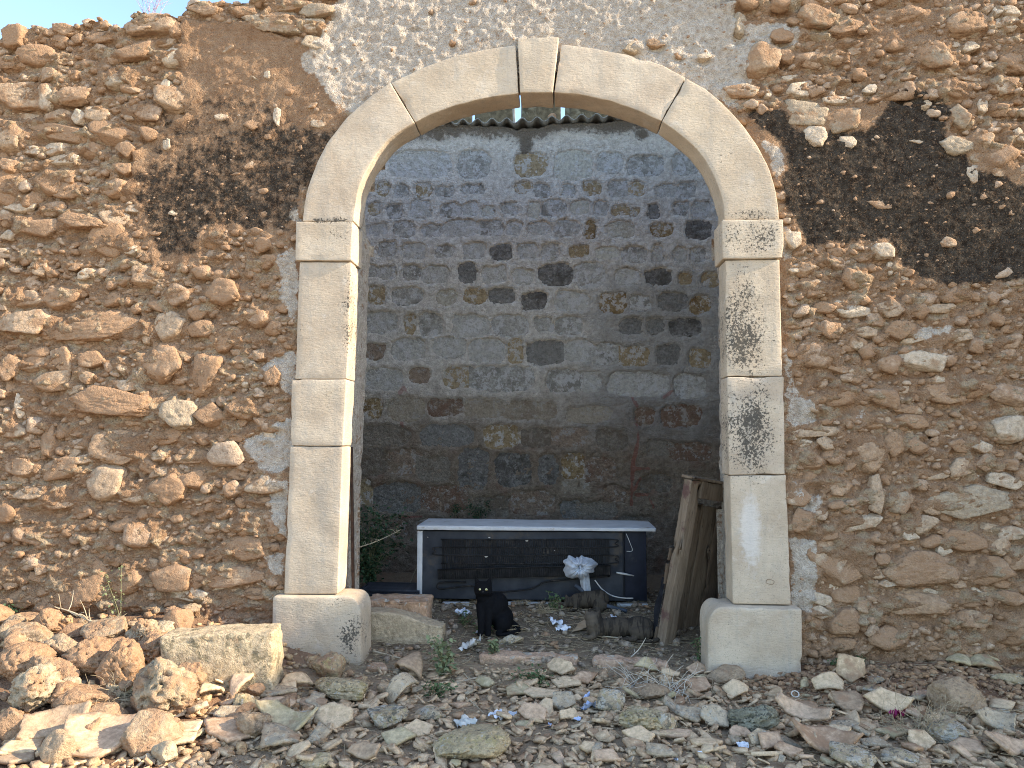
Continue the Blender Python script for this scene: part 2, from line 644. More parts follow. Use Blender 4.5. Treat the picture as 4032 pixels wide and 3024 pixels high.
def ground_mat():
    t = NT("dry_soil", 0.97, 0.03)
    n1 = t.noise(2.2, 6, 0.6)
    n2 = t.noise(24, 7, 0.7)
    n3 = t.noise(110, 5, 0.7)
    red = t.mix(n2, (0.21, 0.115, 0.065), (0.38, 0.24, 0.15))
    grey = t.mix(n2, (0.30, 0.205, 0.125), (0.50, 0.375, 0.25))
    col = t.mix(t.step(t.math('ADD', t.attr("red"), t.math('MULTIPLY', t.math('SUBTRACT', n1, 0.5), 0.8)), 0.3, 0.7), grey, red)
    col = t.mix(t.math('MULTIPLY', t.step(n3, 0.58, 0.72), 0.5), col, (0.47, 0.39, 0.29))
    col = t.mix(t.math('MULTIPLY', t.step(t.voro(60), 0.25, 0.1), 0.4), col, (0.46, 0.36, 0.27))
    col = t.mix(t.math('MULTIPLY', t.attr('litter'), 0.75), col, t.mix(n2, (0.085, 0.064, 0.045), (0.21, 0.165, 0.115)))  # floor litter inside, darkened further to put the room's shade into the colour
    col = t.mix(t.attr('pale'), col, t.mix(n2, (0.44, 0.34, 0.235), (0.58, 0.47, 0.35)))  # paler ground out of view, added to bounce warm light onto the wall
    b = t.math('ADD', t.noise(50, 4, 0.7), n3)
    return t.done(col, t.bump(b, 1.0, 0.012))


M = {}
M['wall'] = earth_wall_mat()
M['limestone'] = limestone_mat()
M['backwall'] = back_wall_mat()
M['soil'] = ground_mat()
WST = [((0.375, 0.238, 0.142), (0.455, 0.308, 0.196), 0.85), ((0.405, 0.27, 0.168), (0.485, 0.35, 0.232), 0.72),
       ((0.48, 0.36, 0.244), (0.59, 0.47, 0.342), 0.48), ((0.37, 0.278, 0.186), (0.435, 0.34, 0.236), 0.58)]
M['wst'] = [stone_mat("wall_stone_tone", a, b, e) for a, b, e in WST]
M['wst_small'] = stone_mat("wall_chip_tone", (0.36, 0.222, 0.134), (0.51, 0.375, 0.262), 0.55, use_attr=True)
GREYL, PALEL, YELL = (0.33, 0.33, 0.31), (0.50, 0.485, 0.45), (0.40, 0.345, 0.21)

# ------------------------------------------------------------------ the arch's outline, measured on the wall
YF = -0.045
INNER = [(1393, 873), (1395, 838), (1410, 747), (1434, 687), (1476, 615), (1524, 555), (1573, 518), (1633, 482), (1693, 449),
         (1784, 416), (1874, 392), (1964, 375), (2043, 366), (2115, 363), (2181, 363), (2299, 373), (2407, 398), (2506, 431),
         (2606, 476), (2680, 530), (2738, 580), (2780, 634), (2813, 696), (2838, 762), (2850, 812), (2854, 866)]
OUTER = [(1190, 873), (1195, 825), (1208, 753), (1241, 651), (1289, 561), (1362, 464), (1446, 386), (1538, 324), (1663, 265),
         (1784, 220), (1904, 193), (2031, 175), (2120, 168), (2208, 172), (2324, 186), (2490, 217), (2614, 257), (2701, 306),
         (2780, 352), (2863, 422), (2929, 497), (2987, 580), (3028, 663), (3053, 745), (3065, 828), (3068, 866)]


def P4(pts, Y=YF):
    return np.array([(p.x, p.z) for p in (CAM + ray(*q) * ((Y - CAM.y) / ray(*q).y) for q in pts)])


def resample(P, n):
    P = np.asarray(P)
    d = np.concatenate([[0], np.cumsum(np.linalg.norm(np.diff(P, axis=0), axis=1))])
    t = np.linspace(0, d[-1], n)
    return np.stack([np.interp(t, d, P[:, k]) for k in range(2)], 1)


def cut(pts, a, b):
    i, j = pts.index(a), pts.index(b)
    return P4(pts[i:j + 1])


ARCH_IN, ARCH_OUT = resample(P4(INNER), 60), resample(P4(OUTER), 60)
MID = 0.5 * ARCH_IN + 0.5 * ARCH_OUT
jl, jr = P4([(1260, 1500), (1230, 2600)]), P4([(2960, 1500), (2990, 2700)])
OPENING = [tuple(p) for p in MID] + [tuple(jr[0]), tuple(jr[1]), (jr[1][0], -0.9), (jl[1][0], -0.9), tuple(jl[1]), tuple(jl[0])]
KEEP = [tuple(p) for p in P4(OUTER, 0.0)] + [tuple(p) for p in P4([(3090, 1030), (3120, 2380), (3150, 2390), (3150, 2800), (1078, 2800),
        (1078, 2340), (1112, 2340), (1145, 1500), (1160, 1030)], 0.0)]

# ------------------------------------------------------------------ ground
def gz(x, y):
    x, y = np.asarray(x, float), np.asarray(y, float)
    h = 0.25 * sstep(0.75, 2.0, -x) * sstep(-1.5, -0.25, y) * (1 - sstep(0.3, 0.6, y))
    h = h + 0.05 * sstep(1.35, 1.8, x) * sstep(-0.8, 0.0, y) * (1 - sstep(0.3, 0.6, y))
    h = h + 0.16 * sstep(-0.15, 1.0, y) * (1 - sstep(2.2, 2.8, y))
    P = np.stack([x.ravel(), y.ravel(), np.zeros(x.size)], 1)
    near = (1 - sstep(3.0, 6.0, np.abs(x))) * (1 - sstep(2.5, 5.0, np.abs(y + 1)))
    h = h + 0.035 * fbm(P, 1.7, 3).reshape(x.shape) * (0.3 + 0.7 * near)
    h = h + 0.012 * fbm(P, 9.0, 3, 0.55, 3).reshape(x.shape) * near
    return h


def gzs(x, y):
    return float(gz(np.array([x]), np.array([y]))[0])


_T = np.linspace(2.2, 9.0, 900)


def onground(z, x, y):
    px, py = full(z, x, y)
    d = ray(px, py)
    d = d / math.hypot(d.x, d.y)
    X, Y, Zr = CAM.x + d.x * _T, CAM.y + d.y * _T, CAM.z + d.z * _T
    below = np.nonzero(Zr < gz(X, Y))[0]
    i = below[0] if len(below) else len(_T) - 1
    return Vector((X[i], Y[i], Zr[i])), _T[i]


gx = np.concatenate([-np.geomspace(3.4, 90, 26)[::-1], np.arange(-3.35, 3.36, 0.020), np.geomspace(3.4, 90, 26)])
gy = np.concatenate([-np.geomspace(2.2, 90, 24)[::-1], np.arange(-2.15, 1.9, 0.020), 1.9 + np.geomspace(0.05, 90, 26)])
GX, GY = np.meshgrid(gx, gy, indexing='ij')
GZ = gz(GX, GY)
small = fbm(np.stack([GX.ravel(), GY.ravel(), 0 * GX.ravel()], 1), 30.0, 3, 0.6, 8).reshape(GX.shape)
GZ = GZ + 0.008 * small * (np.abs(GX) < 3.4) * (GY > -2.2) * (GY < 2)
GRED = np.maximum(sstep(1.2, 1.7, GX) * sstep(-0.75, -0.25, GY), 0.9 * sstep(0.9, 1.4, -GX))
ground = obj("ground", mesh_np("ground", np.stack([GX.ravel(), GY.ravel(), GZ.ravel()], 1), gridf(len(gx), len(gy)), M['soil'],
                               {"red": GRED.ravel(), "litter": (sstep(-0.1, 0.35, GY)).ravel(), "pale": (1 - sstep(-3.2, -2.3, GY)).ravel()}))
tag(ground, "dry reddish brown soil in front of and inside the ruin", kind="structure")

# ------------------------------------------------------------------ the front wall
WALL_T = 0.50
tp = xz('W', [(-200, 105), (0, 92), (28, 68), (90, 62), (150, 66), (195, 46), (215, 44), (250, 64), (279, 72), (288, 38), (330, 34),
              (392, 46), (404, 20), (425, 6), (470, 12), (545, 14), (552, -20), (640, -45), (900, -60), (1700, -50), (2212, -60)], 0.0)
TPX, TPZ = np.array([p[0] for p in tp]), np.array([p[1] for p in tp])
wx = np.concatenate([np.linspace(-6.5, -3.5, 40), np.arange(-3.42, 3.2, 0.0098), np.linspace(3.25, 7.6, 50)])
wz = np.concatenate([np.array([-0.9, -0.6, -0.4, -0.3]), np.arange(-0.22, 4.15, 0.0098), np.arange(4.16, 5.3, 0.03)])
ZMAX = wz[-1]
WX, WZ = [a.ravel() for a in np.meshgrid(wx, wz, indexing='ij')]
NW = len(WX)
W3 = np.stack([WX, WZ, np.zeros(NW)], 1)
warp1 = fbm(W3, 7.0, 4, 0.55, 1)
warp2 = fbm(W3, 7.0, 4, 0.55, 2)
xw, zw = WX + 0.055 * warp1, WZ + 0.055 * warp2


def mask(polys):
    m = np.zeros(NW)
    for z, pts, s in polys:
        m = np.maximum(m, s * inpoly(xw, zw, xz(z, pts)))
    return m


LICH = [('A', [(870, 1080), (1100, 1060), (1250, 980), (1500, 900), (1700, 830), (1900, 800), (2250, 850), (2100, 1100), (1960, 1330),
               (1920, 1540), (1640, 1510), (1400, 1470), (1310, 1520), (1320, 1690), (1030, 1690), (950, 1480), (870, 1380), (850, 1200)], 0.64),
        ('A', [(1020, 1180), (1500, 1200), (1900, 1050), (1990, 1250), (1900, 1500), (1330, 1480), (1310, 1680), (1040, 1680), (960, 1420)], 0.70),
        ('A', [(920, 640), (1060, 640), (1300, 600), (1900, 640), (1900, 800), (1500, 900), (1200, 1000), (930, 1060), (1000, 800)], 0.47),
        ('C', [(880, 540), (960, 500), (1060, 520), (1120, 610), (1200, 650), (1310, 600), (1400, 640), (1500, 620), (1560, 480), (1620, 440),
               (1700, 430), (1800, 460), (1880, 480), (1830, 620), (1900, 720), (1960, 800), (2100, 830), (2300, 900), (2300, 1310), (2100, 1350),
               (1900, 1360), (1700, 1340), (1620, 1260), (1560, 1140), (1300, 1170), (1150, 1160), (1130, 1110), (1060, 900), (1040, 860),
               (1090, 780), (1050, 690), (920, 600)], 0.90),
        ('C', [(1610, 950), (2300, 960), (2300, 1310), (2100, 1345), (1720, 1330), (1630, 1240)], 1.05),
        ('C', [(1280, 300), (1500, 300), (1720, 270), (1700, 400), (1450, 420), (1300, 370)], 0.36),
        ('C', [(2100, 480), (2250, 500), (2250, 620), (2120, 600)], 0.4)]
PLAS = [('W', [(730, -60), (705, 60), (640, 125), (655, 150), (700, 195), (735, 250), (800, 250), (1000, 200), (1500, 200), (1590, 245),
               (1600, 215), (1650, 160), (1640, 130), (1735, 90), (1720, 50), (1600, 42), (1560, -60)], 0.66),
        ('W', [(622, 452), (655, 436), (660, 485), (628, 482)], 0.8), ('W', [(592, 545), (648, 528), (650, 700), (616, 692), (604, 600)], 0.72),
        ('W', [(556, 792), (640, 748), (640, 868), (600, 832)], 0.8), ('W', [(520, 955), (636, 895), (634, 1015), (580, 1024), (538, 980)], 0.8),
        ('W', [(572, 1040), (626, 1028), (622, 1180), (590, 1135)], 0.7), ('W', [(560, 1200), (620, 1190), (615, 1250), (580, 1240)], 0.7),
        ('W', [(1680, 470), (1725, 520), (1700, 575), (1685, 560)], 0.75), ('W', [(1632, 296), (1688, 326), (1702, 372), (1676, 392)], 0.8),
        ('W', [(1688, 735), (1712, 740), (1722, 820), (1775, 900), (1765, 918), (1700, 925)], 0.62),
        ('W', [(1700, 1020), (1782, 1075), (1760, 1118), (1708, 1104)], 0.62), ('W', [(1702, 1155), (1762, 1160), (1772, 1290), (1742, 1336), (1708, 1300)], 0.78),
        ('W', [(1750, 660), (1766, 660), (1764, 800), (1752, 800)], 0.58), ('W', [(1840, 880), (1870, 885), (1880, 905), (1845, 910)], 0.7),
        ('W', [(1960, 715), (2060, 690), (2065, 725), (1980, 745)], 0.6), ('W', [(1810, 660), (1855, 655), (1860, 690), (1820, 695)], 0.55)]
SMOO = [('W', [(395, 40), (560, 60), (700, 110), (740, 260), (650, 420), (640, 520), (440, 490), (440, 575), (330, 575), (280, 420), (290, 330),
               (400, 250), (390, 120)], 1.0),
        ('C', [(1450, 60), (1850, 40), (1850, 200), (1450, 260)], 0.6), ('C', [(860, 540), (1600, 480), (2300, 860), (2300, 1330), (1700, 1360), (1560, 1150),
               (1150, 1170), (1060, 900)], 1.0)]
m_l, m_p, m_s = mask(LICH), mask(PLAS), mask(SMOO)
NXW, NZW = len(wx), len(wz)


def blur(a, k):
    A = a.reshape(NXW, NZW)
    for _ in range(k):
        B = A.copy()
        B[1:-1, :] = (A[:-2, :] + 2 * A[1:-1, :] + A[2:, :]) / 4
        A = B.copy()
        A[:, 1:-1] = (B[:, :-2] + 2 * B[:, 1:-1] + B[:, 2:]) / 4
    return A.ravel()


m_l, m_pb, m_sb = blur(m_l, 8), blur(m_p, 9), blur(m_s, 12)
rough_k = np.clip(1 - 0.82 * m_sb, 0, 1) * (1 - 0.75 * np.clip(m_pb * 1.3, 0, 1))
# stones bedded in it: those the photograph shows largest one by one, the rest by size until the wall is full
STONES = {
 'A': "90,240,130,110,1 400,180,120,70,0 1000,140,260,110,1 1140,195,110,90,0 1070,265,130,60,1 1105,365,160,100,2 1590,70,150,60,3 1780,130,340,140,3 2030,160,140,100,2 "
      "2040,275,120,90,3 140,610,310,170,1 290,620,130,150,2 265,705,150,50,1 180,770,180,70,1 360,750,160,70,1 500,755,100,80,2 640,745,150,90,1 850,580,130,45,2 765,510,180,110,3 "
      "230,350,230,110,0 60,880,150,170,1 370,850,380,100,1 700,860,260,120,1 570,970,150,90,1 820,980,110,90,1 210,980,110,50,2 360,970,130,70,2 400,1045,190,65,2 310,1180,200,150,1 "
      "50,1200,160,220,1 740,1230,170,100,0 120,1350,180,55,2 660,1360,140,50,2 850,1360,90,50,2 520,1360,120,35,2 230,1470,250,110,1 20,1420,90,90,2 740,1430,160,100,1 540,1450,300,90,0 "
      "55,1530,90,60,2 860,1630,80,60,2 1440,760,80,50,2 1525,695,45,40,2 1650,800,120,90,3 1810,760,50,120,2 2035,675,80,65,2 2085,800,130,75,2 1745,880,60,60,2 1630,1080,90,50,2 "
      "1525,1120,80,40,2 1130,1385,80,40,2 1085,940,55,70,2 1470,540,55,30,2 1680,510,80,45,3 1750,495,50,55,2 1680,1630,60,50,2 870,330,230,90,0 800,1100,120,70,1 480,620,200,100,0 "
      "1320,60,180,60,0 60,400,140,90,0 310,480,100,80,1 900,170,180,80,0 660,230,200,60,0 440,1240,180,90,0 1010,520,140,40,1 1080,550,60,60,2 70,1090,120,70,0 1000,1510,100,50,0 1480,310,90,60,2 1900,30,260,70,3 2080,60,200,80,3",
 'B': "150,290,230,110,1 150,450,300,140,1 590,480,560,170,0 370,290,250,120,0 960,140,160,130,1 930,500,110,150,1 1100,470,210,170,1 1310,480,180,110,1 1450,250,220,150,0 990,390,90,45,1 "
      "1560,640,150,60,2 1040,700,270,250,0 1340,790,200,270,0 820,855,150,70,2 790,730,80,110,2 210,710,270,100,1 230,640,140,60,1 400,690,120,150,1 330,830,240,110,1 1590,830,90,80,2 "
      "1215,675,60,60,1 125,990,70,130,2 240,920,80,60,1 730,960,480,150,0 850,1050,270,130,0 1160,1050,200,170,3 1370,1050,180,140,1 1280,960,80,35,2 60,1155,190,90,2 60,1250,130,60,1 "
      "1590,1010,220,130,0 310,1220,90,180,3 760,1270,360,200,0 1100,1190,220,90,0 1030,1320,100,60,1 680,1490,210,200,1 880,1560,180,130,1 400,1400,220,110,1 1100,1540,220,180,0 "
      "470,1310,80,60,1 1020,1430,130,60,1 340,1610,280,120,0 170,1560,180,80,1 1740,1200,90,80,2 1780,790,110,130,3 1740,1500,280,120,2 480,70,80,70,1 250,80,90,110,1 560,130,110,60,2 "
      "600,690,160,90,1 500,560,80,50,1 680,545,60,50,1 1290,600,110,50,1 1430,690,70,50,1 1700,660,90,70,1 570,810,90,70,1 480,890,110,60,1 930,930,70,90,1 1180,880,70,90,0 1560,1100,80,60,1 "
      "640,1180,110,70,0 870,1130,80,60,1 230,1240,70,50,2 150,1400,200,100,0 560,1340,140,50,1 1260,1340,260,60,0 1540,1440,150,70,1 110,1480,80,60,1 50,740,110,140,0 60,880,90,120,1 1250,1480,180,110,0",
 'C': "870,430,150,55,2 1145,415,100,75,2 1000,440,35,40,2 1330,470,120,40,2 1180,530,210,110,3 1360,565,160,100,3 1220,645,95,90,2 1385,675,70,60,2 1105,360,80,35,2 1230,80,150,80,3 "
      "1480,420,60,40,2 1790,260,150,100,3 1890,205,60,30,2 1960,215,70,40,2 1890,330,85,30,2 1960,360,100,25,2 2130,400,90,70,2 2020,500,50,60,2 1900,550,90,100,3 2020,660,80,80,1 "
      "1700,665,100,25,2 2190,640,60,60,2 2000,745,70,45,3 1975,825,60,70,2 2110,815,100,35,2 1890,690,120,80,3 1750,490,50,40,2 2100,100,50,40,2 2160,100,80,60,2 2150,50,80,40,2 "
      "2090,50,40,40,2 2040,35,40,40,2 1545,1190,100,70,2 1110,1140,70,80,2 1170,1280,110,60,1 1220,1370,120,90,1 1640,1330,60,60,2 1585,1270,40,60,2 1540,970,150,40,1 1850,1150,70,45,2 "
      "1650,375,70,25,2 1420,235,60,40,2 860,110,60,100,3 1060,160,90,60,3 1080,260,90,60,0 1950,110,180,90,0 1660,60,130,70,0 1370,130,140,60,0 2050,310,60,40,2 470,200,90,40,0 690,270,60,30,2 350,225,90,50,3",
 'D': "785,405,90,45,2 1500,260,200,90,2 1250,270,190,80,1 2120,320,160,140,2 1410,180,110,60,1 1210,470,230,230,0 1820,560,150,100,1 1940,430,120,70,2 1855,645,140,70,2 1660,628,130,35,1 "
      "2110,650,200,80,2 1245,740,80,210,1 1400,790,170,130,3 1870,790,480,170,3 1045,1160,420,330,2 1150,930,240,90,2 1840,1045,240,120,1 1565,940,140,100,1 740,755,150,120,2 770,920,130,140,0 "
      "830,520,180,130,1 1250,1110,60,40,2 1290,1170,80,70,2 1270,1265,90,60,1 1330,1325,110,50,2 1560,1230,420,200,0 1080,1410,210,110,2 870,1430,160,80,2 950,1360,110,50,2 1170,1480,100,80,1 "
      "1050,1570,200,140,1 880,1520,120,80,2 880,1600,170,70,1 1620,1390,100,40,2 1910,1375,70,40,2 2130,1420,150,80,2 1990,1440,80,70,1 2000,1500,60,70,2 2160,1180,100,110,1 1990,1240,240,150,0 "
      "2040,1080,120,110,1 1700,1110,80,60,2 1840,1140,150,70,1 2150,1000,150,80,2 2000,965,100,50,1 1680,980,70,40,1 870,330,290,70,1 920,410,110,80,1 1700,80,220,120,0 1380,410,110,140,0 "
      "1620,830,140,80,0 1000,700,160,100,0 1440,1040,160,60,1 930,1000,110,90,0 1500,1450,380,150,0 1880,1560,200,90,1 1350,880,130,80,2 1480,1020,90,50,2 2080,1310,130,80,0 1780,1330,90,60,0",
 'E': "450,160,340,300,0 730,120,180,140,1 980,110,220,130,1 1350,90,320,120,1 1080,210,210,80,2 1480,210,140,70,1 1470,275,180,70,1 770,250,140,120,1 935,210,60,90,1 270,260,110,90,1 "
      "260,190,70,50,1 130,235,180,100,0 345,360,120,60,1 200,110,100,50,1 190,340,90,70,1 1230,170,90,50,2 1510,340,80,40,1 1040,300,180,50,1 1140,110,90,120,1 240,60,70,60,1 60,110,120,110,0 850,40,150,70,1",
 'U': "310,320,170,80,2 460,480,170,150,1 740,660,300,110,2 1070,650,200,130,1 860,840,140,90,1 1120,830,220,140,0 1290,1080,350,130,2 800,940,120,100,2 1240,910,150,50,2 1450,650,230,70,1 1620,880,170,90,1 640,1140,140,70,2 1440,1240,120,70,2 1240,1480,140,60,2",
}
rng = random.Random(5)
OCC_D = 0.01
OX0, OZ0 = -3.7, -0.3
OCC = np.zeros((720, 500), bool)
oi, oj = np.meshgrid(np.arange(720), np.arange(500), indexing='ij')
OXC, OZC = OX0 + (oi + 0.5) * OCC_D, OZ0 + (oj + 0.5) * OCC_D
BAN = inpoly(OXC, OZC, KEEP)
OCC |= BAN
SMK = np.zeros_like(OXC)
for z_, pts_, s_ in SMOO:
    SMK = np.maximum(SMK, s_ * inpoly(OXC, OZC, xz(z_, pts_)))
PLK = np.zeros_like(OXC)
for z_, pts_, s_ in PLAS:
    PLK = np.maximum(PLK, inpoly(OXC, OZC, xz(z_, pts_)))
ZTP = np.interp(OXC, TPX, TPZ)


def ell_cells(x, z, w, h_):
    i0, i1 = int((x - w / 2 - OX0) / OCC_D), int((x + w / 2 - OX0) / OCC_D) + 1
    j0, j1 = int((z - h_ / 2 - OZ0) / OCC_D), int((z + h_ / 2 - OZ0) / OCC_D) + 1
    i0, j0, i1, j1 = max(i0, 0), max(j0, 0), min(i1, 720), min(j1, 500)
    if i1 <= i0 or j1 <= j0:
        return None
    sl = (slice(i0, i1), slice(j0, j1))
    return sl, ((OXC[sl] - x) / (w / 2)) ** 2 + ((OZC[sl] - z) / (h_ / 2)) ** 2 <= 1


placed = []
for z_, txt in STONES.items():
    for it in txt.split():
        a = [float(v) for v in it.split(',')]
        p = onplane(z_, a[0], a[1], -0.02)
        k = (CAM - p).length / FPX / ZM[z_][2]
        w, h_ = a[2] * k, a[3] * k
        placed.append((p.x, p.z, w, h_, int(a[4])))
        c = ell_cells(p.x, p.z, w, h_)
        if c:
            OCC[c[0]] |= c[1]
n_hand = len(placed)
small_st = []
for w0, w1, tries, limit in ((0.14, 0.26, 500, 0.10), (0.085, 0.14, 2200, 0.14), (0.055, 0.085, 7000, 0.22), (0.03, 0.055, 20000, 0.30), (0.018, 0.03, 16000, 0.32)):
    for _ in range(tries):
        x, z = rng.uniform(-3.5, 3.3), rng.uniform(-0.1, 4.4)
        i, j = int((x - OX0) / OCC_D), int((z - OZ0) / OCC_D)
        if not (0 <= i < 720 and 0 <= j < 500) or OCC[i, j] or z > ZTP[i, j] + 0.02:
            continue
        sm = max(SMK[i, j], 1.02 * PLK[i, j])
        if rng.random() < sm * (0.96 if w0 > 0.05 else 0.88):
            continue
        w = rng.uniform(w0, w1)
        h_ = w * rng.uniform(0.42, 0.85)
        if sm > 0.5:
            w, h_ = w * 0.6, h_ * 0.6
        c = ell_cells(x, z, w, h_)
        if c is None or (OCC[c[0]] & c[1]).sum() > limit * max(1, c[1].sum()):
            continue
        OCC[c[0]] |= c[1]
        tone = rng.choices((0, 1, 2, 3), (5, 4, 2, 1) if w0 > 0.05 else (4, 5, 3, 1))[0]
        small_st.append((x, z, w, h_, tone))
small_st.sort(key=lambda s: -s[2] * s[3])
n_more = max(0, 300 - n_hand)

# earth banked up around every stone
BANK = np.zeros(OCC.shape)
for (x, z, w, h_, tone) in placed + small_st:
    pr = min(0.042, 0.006 + 0.27 * min(w, h_)) * (0.55 + 0.45 * ((x * 7.3 + z * 3.1) % 1.0)) * (1 - 0.55 * SMK[min(max(int((x - OX0) / OCC_D), 0), 719), min(max(int((z - OZ0) / OCC_D), 0), 499)])
    c = ell_cells(x, z, w * 1.7 + 0.012, h_ * 1.6 + 0.012)
    if c:
        sl = c[0]
        q = ((OXC[sl] - x) / (w * 0.85 + 0.006)) ** 2 + ((OZC[sl] - z) / (h_ * 0.8 + 0.006)) ** 2
        BANK[sl] = np.maximum(BANK[sl], pr * np.clip(1.0 - q, 0, 1) ** 0.7)


TREN = np.zeros(OCC.shape)
for (x, z, w, h_, tone) in placed + small_st:
    if w < 0.035:
        continue
    zc, hw, hh2 = z - 0.56 * h_, 0.5 * w, 0.30 * h_ + 0.010
    c = ell_cells(x, zc, 2 * hw, 2 * hh2)
    if c:
        q = ((OXC[c[0]] - x) / hw) ** 2 + ((OZC[c[0]] - zc) / hh2) ** 2
        TREN[c[0]] = np.maximum(TREN[c[0]], min(0.045, 0.012 + 0.35 * h_) * np.clip(1 - q, 0, 1) ** 0.6 * (1 - 0.8 * SMK[c[0]]))
BANK = BANK - TREN


def bank_at(X, Z):
    fx, fz = (X - OX0) / OCC_D - 0.5, (Z - OZ0) / OCC_D - 0.5
    i, j = np.clip(np.floor(fx).astype(int), 0, 718), np.clip(np.floor(fz).astype(int), 0, 498)
    u, v = np.clip(fx - i, 0, 1), np.clip(fz - j, 0, 1)
    return BANK[i, j] * (1 - u) * (1 - v) + BANK[i + 1, j] * u * (1 - v) + BANK[i, j + 1] * (1 - u) * v + BANK[i + 1, j + 1] * u * v


f1, f2, id1 = worley((WX + 0.03 * warp1) / 0.15 + 40, (WZ + 0.03 * warp2) / 0.085 + 40, 1)
dome1 = np.sqrt(np.clip((f2 - f1) * 1.9, 0, 1)) * (0.1 + 0.9 * id1)
g1, g2, id2 = worley((WX + 0.02 * warp2) / 0.062 + 60, (WZ + 0.02 * warp1) / 0.040 + 60, 3)
dome2 = np.sqrt(np.clip((g2 - g1) * 1.8, 0, 1)) * id2 ** 1.5
h = 0.030 * fbm(W3, 0.9, 3, 0.5, 4)
h += rough_k * (0.022 * dome1 + 0.014 * dome2 + 0.016 * fbm(W3 * [1, 1.7, 1], 9, 4, 0.6, 6) + 0.020 * fbm(W3 * [1, 1.4, 1], 22, 4, 0.65, 7, ridge=True))
h += (1 - rough_k) * (0.008 * fbm(W3, 14, 4, 0.6, 9) + 0.007 * fbm(W3, 34, 3, 0.6, 10, ridge=True)) + 0.022 * m_sb
h += 0.016 * np.clip(m_pb * 1.4, 0, 1) * (0.8 + 0.5 * fbm(W3, 18, 4, 0.65, 11))
h += bank_at(WX + 0.012 * warp2, WZ + 0.012 * warp1)
h -= 0.05 * sstep(0.42, 0.62, fbm(W3 * [1, 1.6, 1], 6.5, 3, 0.5, 12)) * rough_k
# the wall is eaten away towards its foot on the left
h -= 0.02
ztop = np.interp(WX, TPX, TPZ) + 0.05 * fbm(W3 * [1, 0, 0], 6, 4, 0.6, 14)
over = np.clip((WZ - ztop) / (ZMAX - ztop), 0, 1)
top_n = 0.035 * fbm(np.stack([WX, over * 0.6, 0 * WX], 1), 9, 4, 0.6, 15)
VY = np.where(WZ > ztop, -h * (1 - over) + over * WALL_T, -h)
VZ = np.where(WZ > ztop, ztop + top_n * np.minimum(over * 8, 1), WZ)
Fw = gridf(NXW, NZW)
cx, cz = WX[Fw].mean(1), VZ[Fw].mean(1)
Fw = Fw[~inpoly(cx, cz, OPENING)]
stone_a = np.clip(dome1 * 0.7 + dome2 * 0.5, 0, 1) * rough_k
core_me = mesh_np("earth_core", np.stack([WX, VY, VZ], 1), Fw, M['wall'],
                  {"plaster": m_pb, "lichen": m_l, "stone": stone_a, "rnd": 0.6 * id1 + 0.4 * id2})
front_wall = thing("rubble_wall", "tall ruined wall of brown earth and rubble stones around the pale arch", "wall", (0, 0, 0))
obj("earth_core", core_me, front_wall)
HW = (-VY).reshape(NXW, NZW)
RK = rough_k.reshape(NXW, NZW)


def wall_h(x, z):
    i = min(max(np.searchsorted(wx, x), 0), NXW - 1)
    j = min(max(np.searchsorted(wz, z), 0), NZW - 1)
    return HW[i, j], RK[i, j]


# the far side and the ends, so that the wall is a solid body
bx = np.array([-6.5, -3.2, -1.5, 0, 1.5, 3.2, 7.6])
bv, bf = [], []
for k in range(200):
    x = -6.5 + 14.1 * k / 199
    zt = float(np.interp(x, TPX, TPZ))
    for q in range(70):
        bv.append((x, WALL_T - 0.005, -0.9 + (zt + 0.95) * q / 69))
bv, bf = np.array(bv), gridf(200, 70)[:, ::-1]
# reveal of the opening behind the arch stones: rubble and old plaster
rv_k = (0.15 + 0.85 * np.sin(np.linspace(0, math.pi, 60)) ** 0.7)[:, None] * 0.80
rv = [(p[0], p[1]) for p in ((1 - rv_k) * ARCH_IN + rv_k * ARCH_OUT)]
lj, rj = P4([(1362, 1000), (1335, 1700), (1295, 2650)]), P4([(2905, 1000), (2915, 1700), (2930, 2700)])
loop = [(lj[2][0], -0.5)] + [tuple(p) for p in lj[::-1]] + rv + [tuple(p) for p in rj] + [(rj[2][0], -0.5)]
loop = resample(loop, 420)
cen = np.array([0.15, 1.8])
nu, nv = len(loop), 30
rvv = []
for j in range(nv):
    y = 0.14 + (WALL_T - 0.12) * j / (nv - 1)
    rvv.append(np.stack([loop[:, 0], np.full(nu, y), loop[:, 1]], 1))
rvv = np.stack(rvv, 1).reshape(-1, 3)
dirn = np.stack([np.sign(cen[0] - rvv[:, 0]) * np.minimum(1, np.abs(cen[0] - rvv[:, 0])), 0 * rvv[:, 0],
                 -np.clip(rvv[:, 2] - 2.7, 0, 1)], 1)
dirn /= np.linalg.norm(dirn, axis=1)[:, None] + 1e-9
rvv = rvv + dirn * (0.022 * fbm(rvv, 6, 4, 0.6, 21) + 0.012 * fbm(rvv, 25, 3, 0.6, 22))[:, None]
obj("reveal", mesh_np("reveal", rvv, gridf(nu, nv), M['wall'],
                      {"plaster": np.full(len(rvv), 0.62), "lichen": np.zeros(len(rvv)), "stone": np.full(len(rvv), 0.3),
                       "rnd": np.full(len(rvv), 0.5)}), front_wall)
keepf = ~inpoly(bv[bf][:, :, 0].mean(1), bv[bf][:, :, 2].mean(1), [tuple(q_) for q_ in loop])
obj("back_face", mesh_np("back_face", bv, bf[keepf], M['wall'],
                         {"plaster": np.full(len(bv), 0.55), "lichen": np.zeros(len(bv)), "stone": np.zeros(len(bv)),
                          "rnd": np.full(len(bv), 0.4)}), front_wall)

PROTO = {}


def proto(kind, i, **kw):
    if (kind, i) not in PROTO:
        V, F = rock_v(1000 * hash(kind) % 7919 + i if False else (sum(map(ord, kind)) * 131 + i * 17), **kw)
        PROTO[kind, i] = (V, F)
    return PROTO[kind, i]


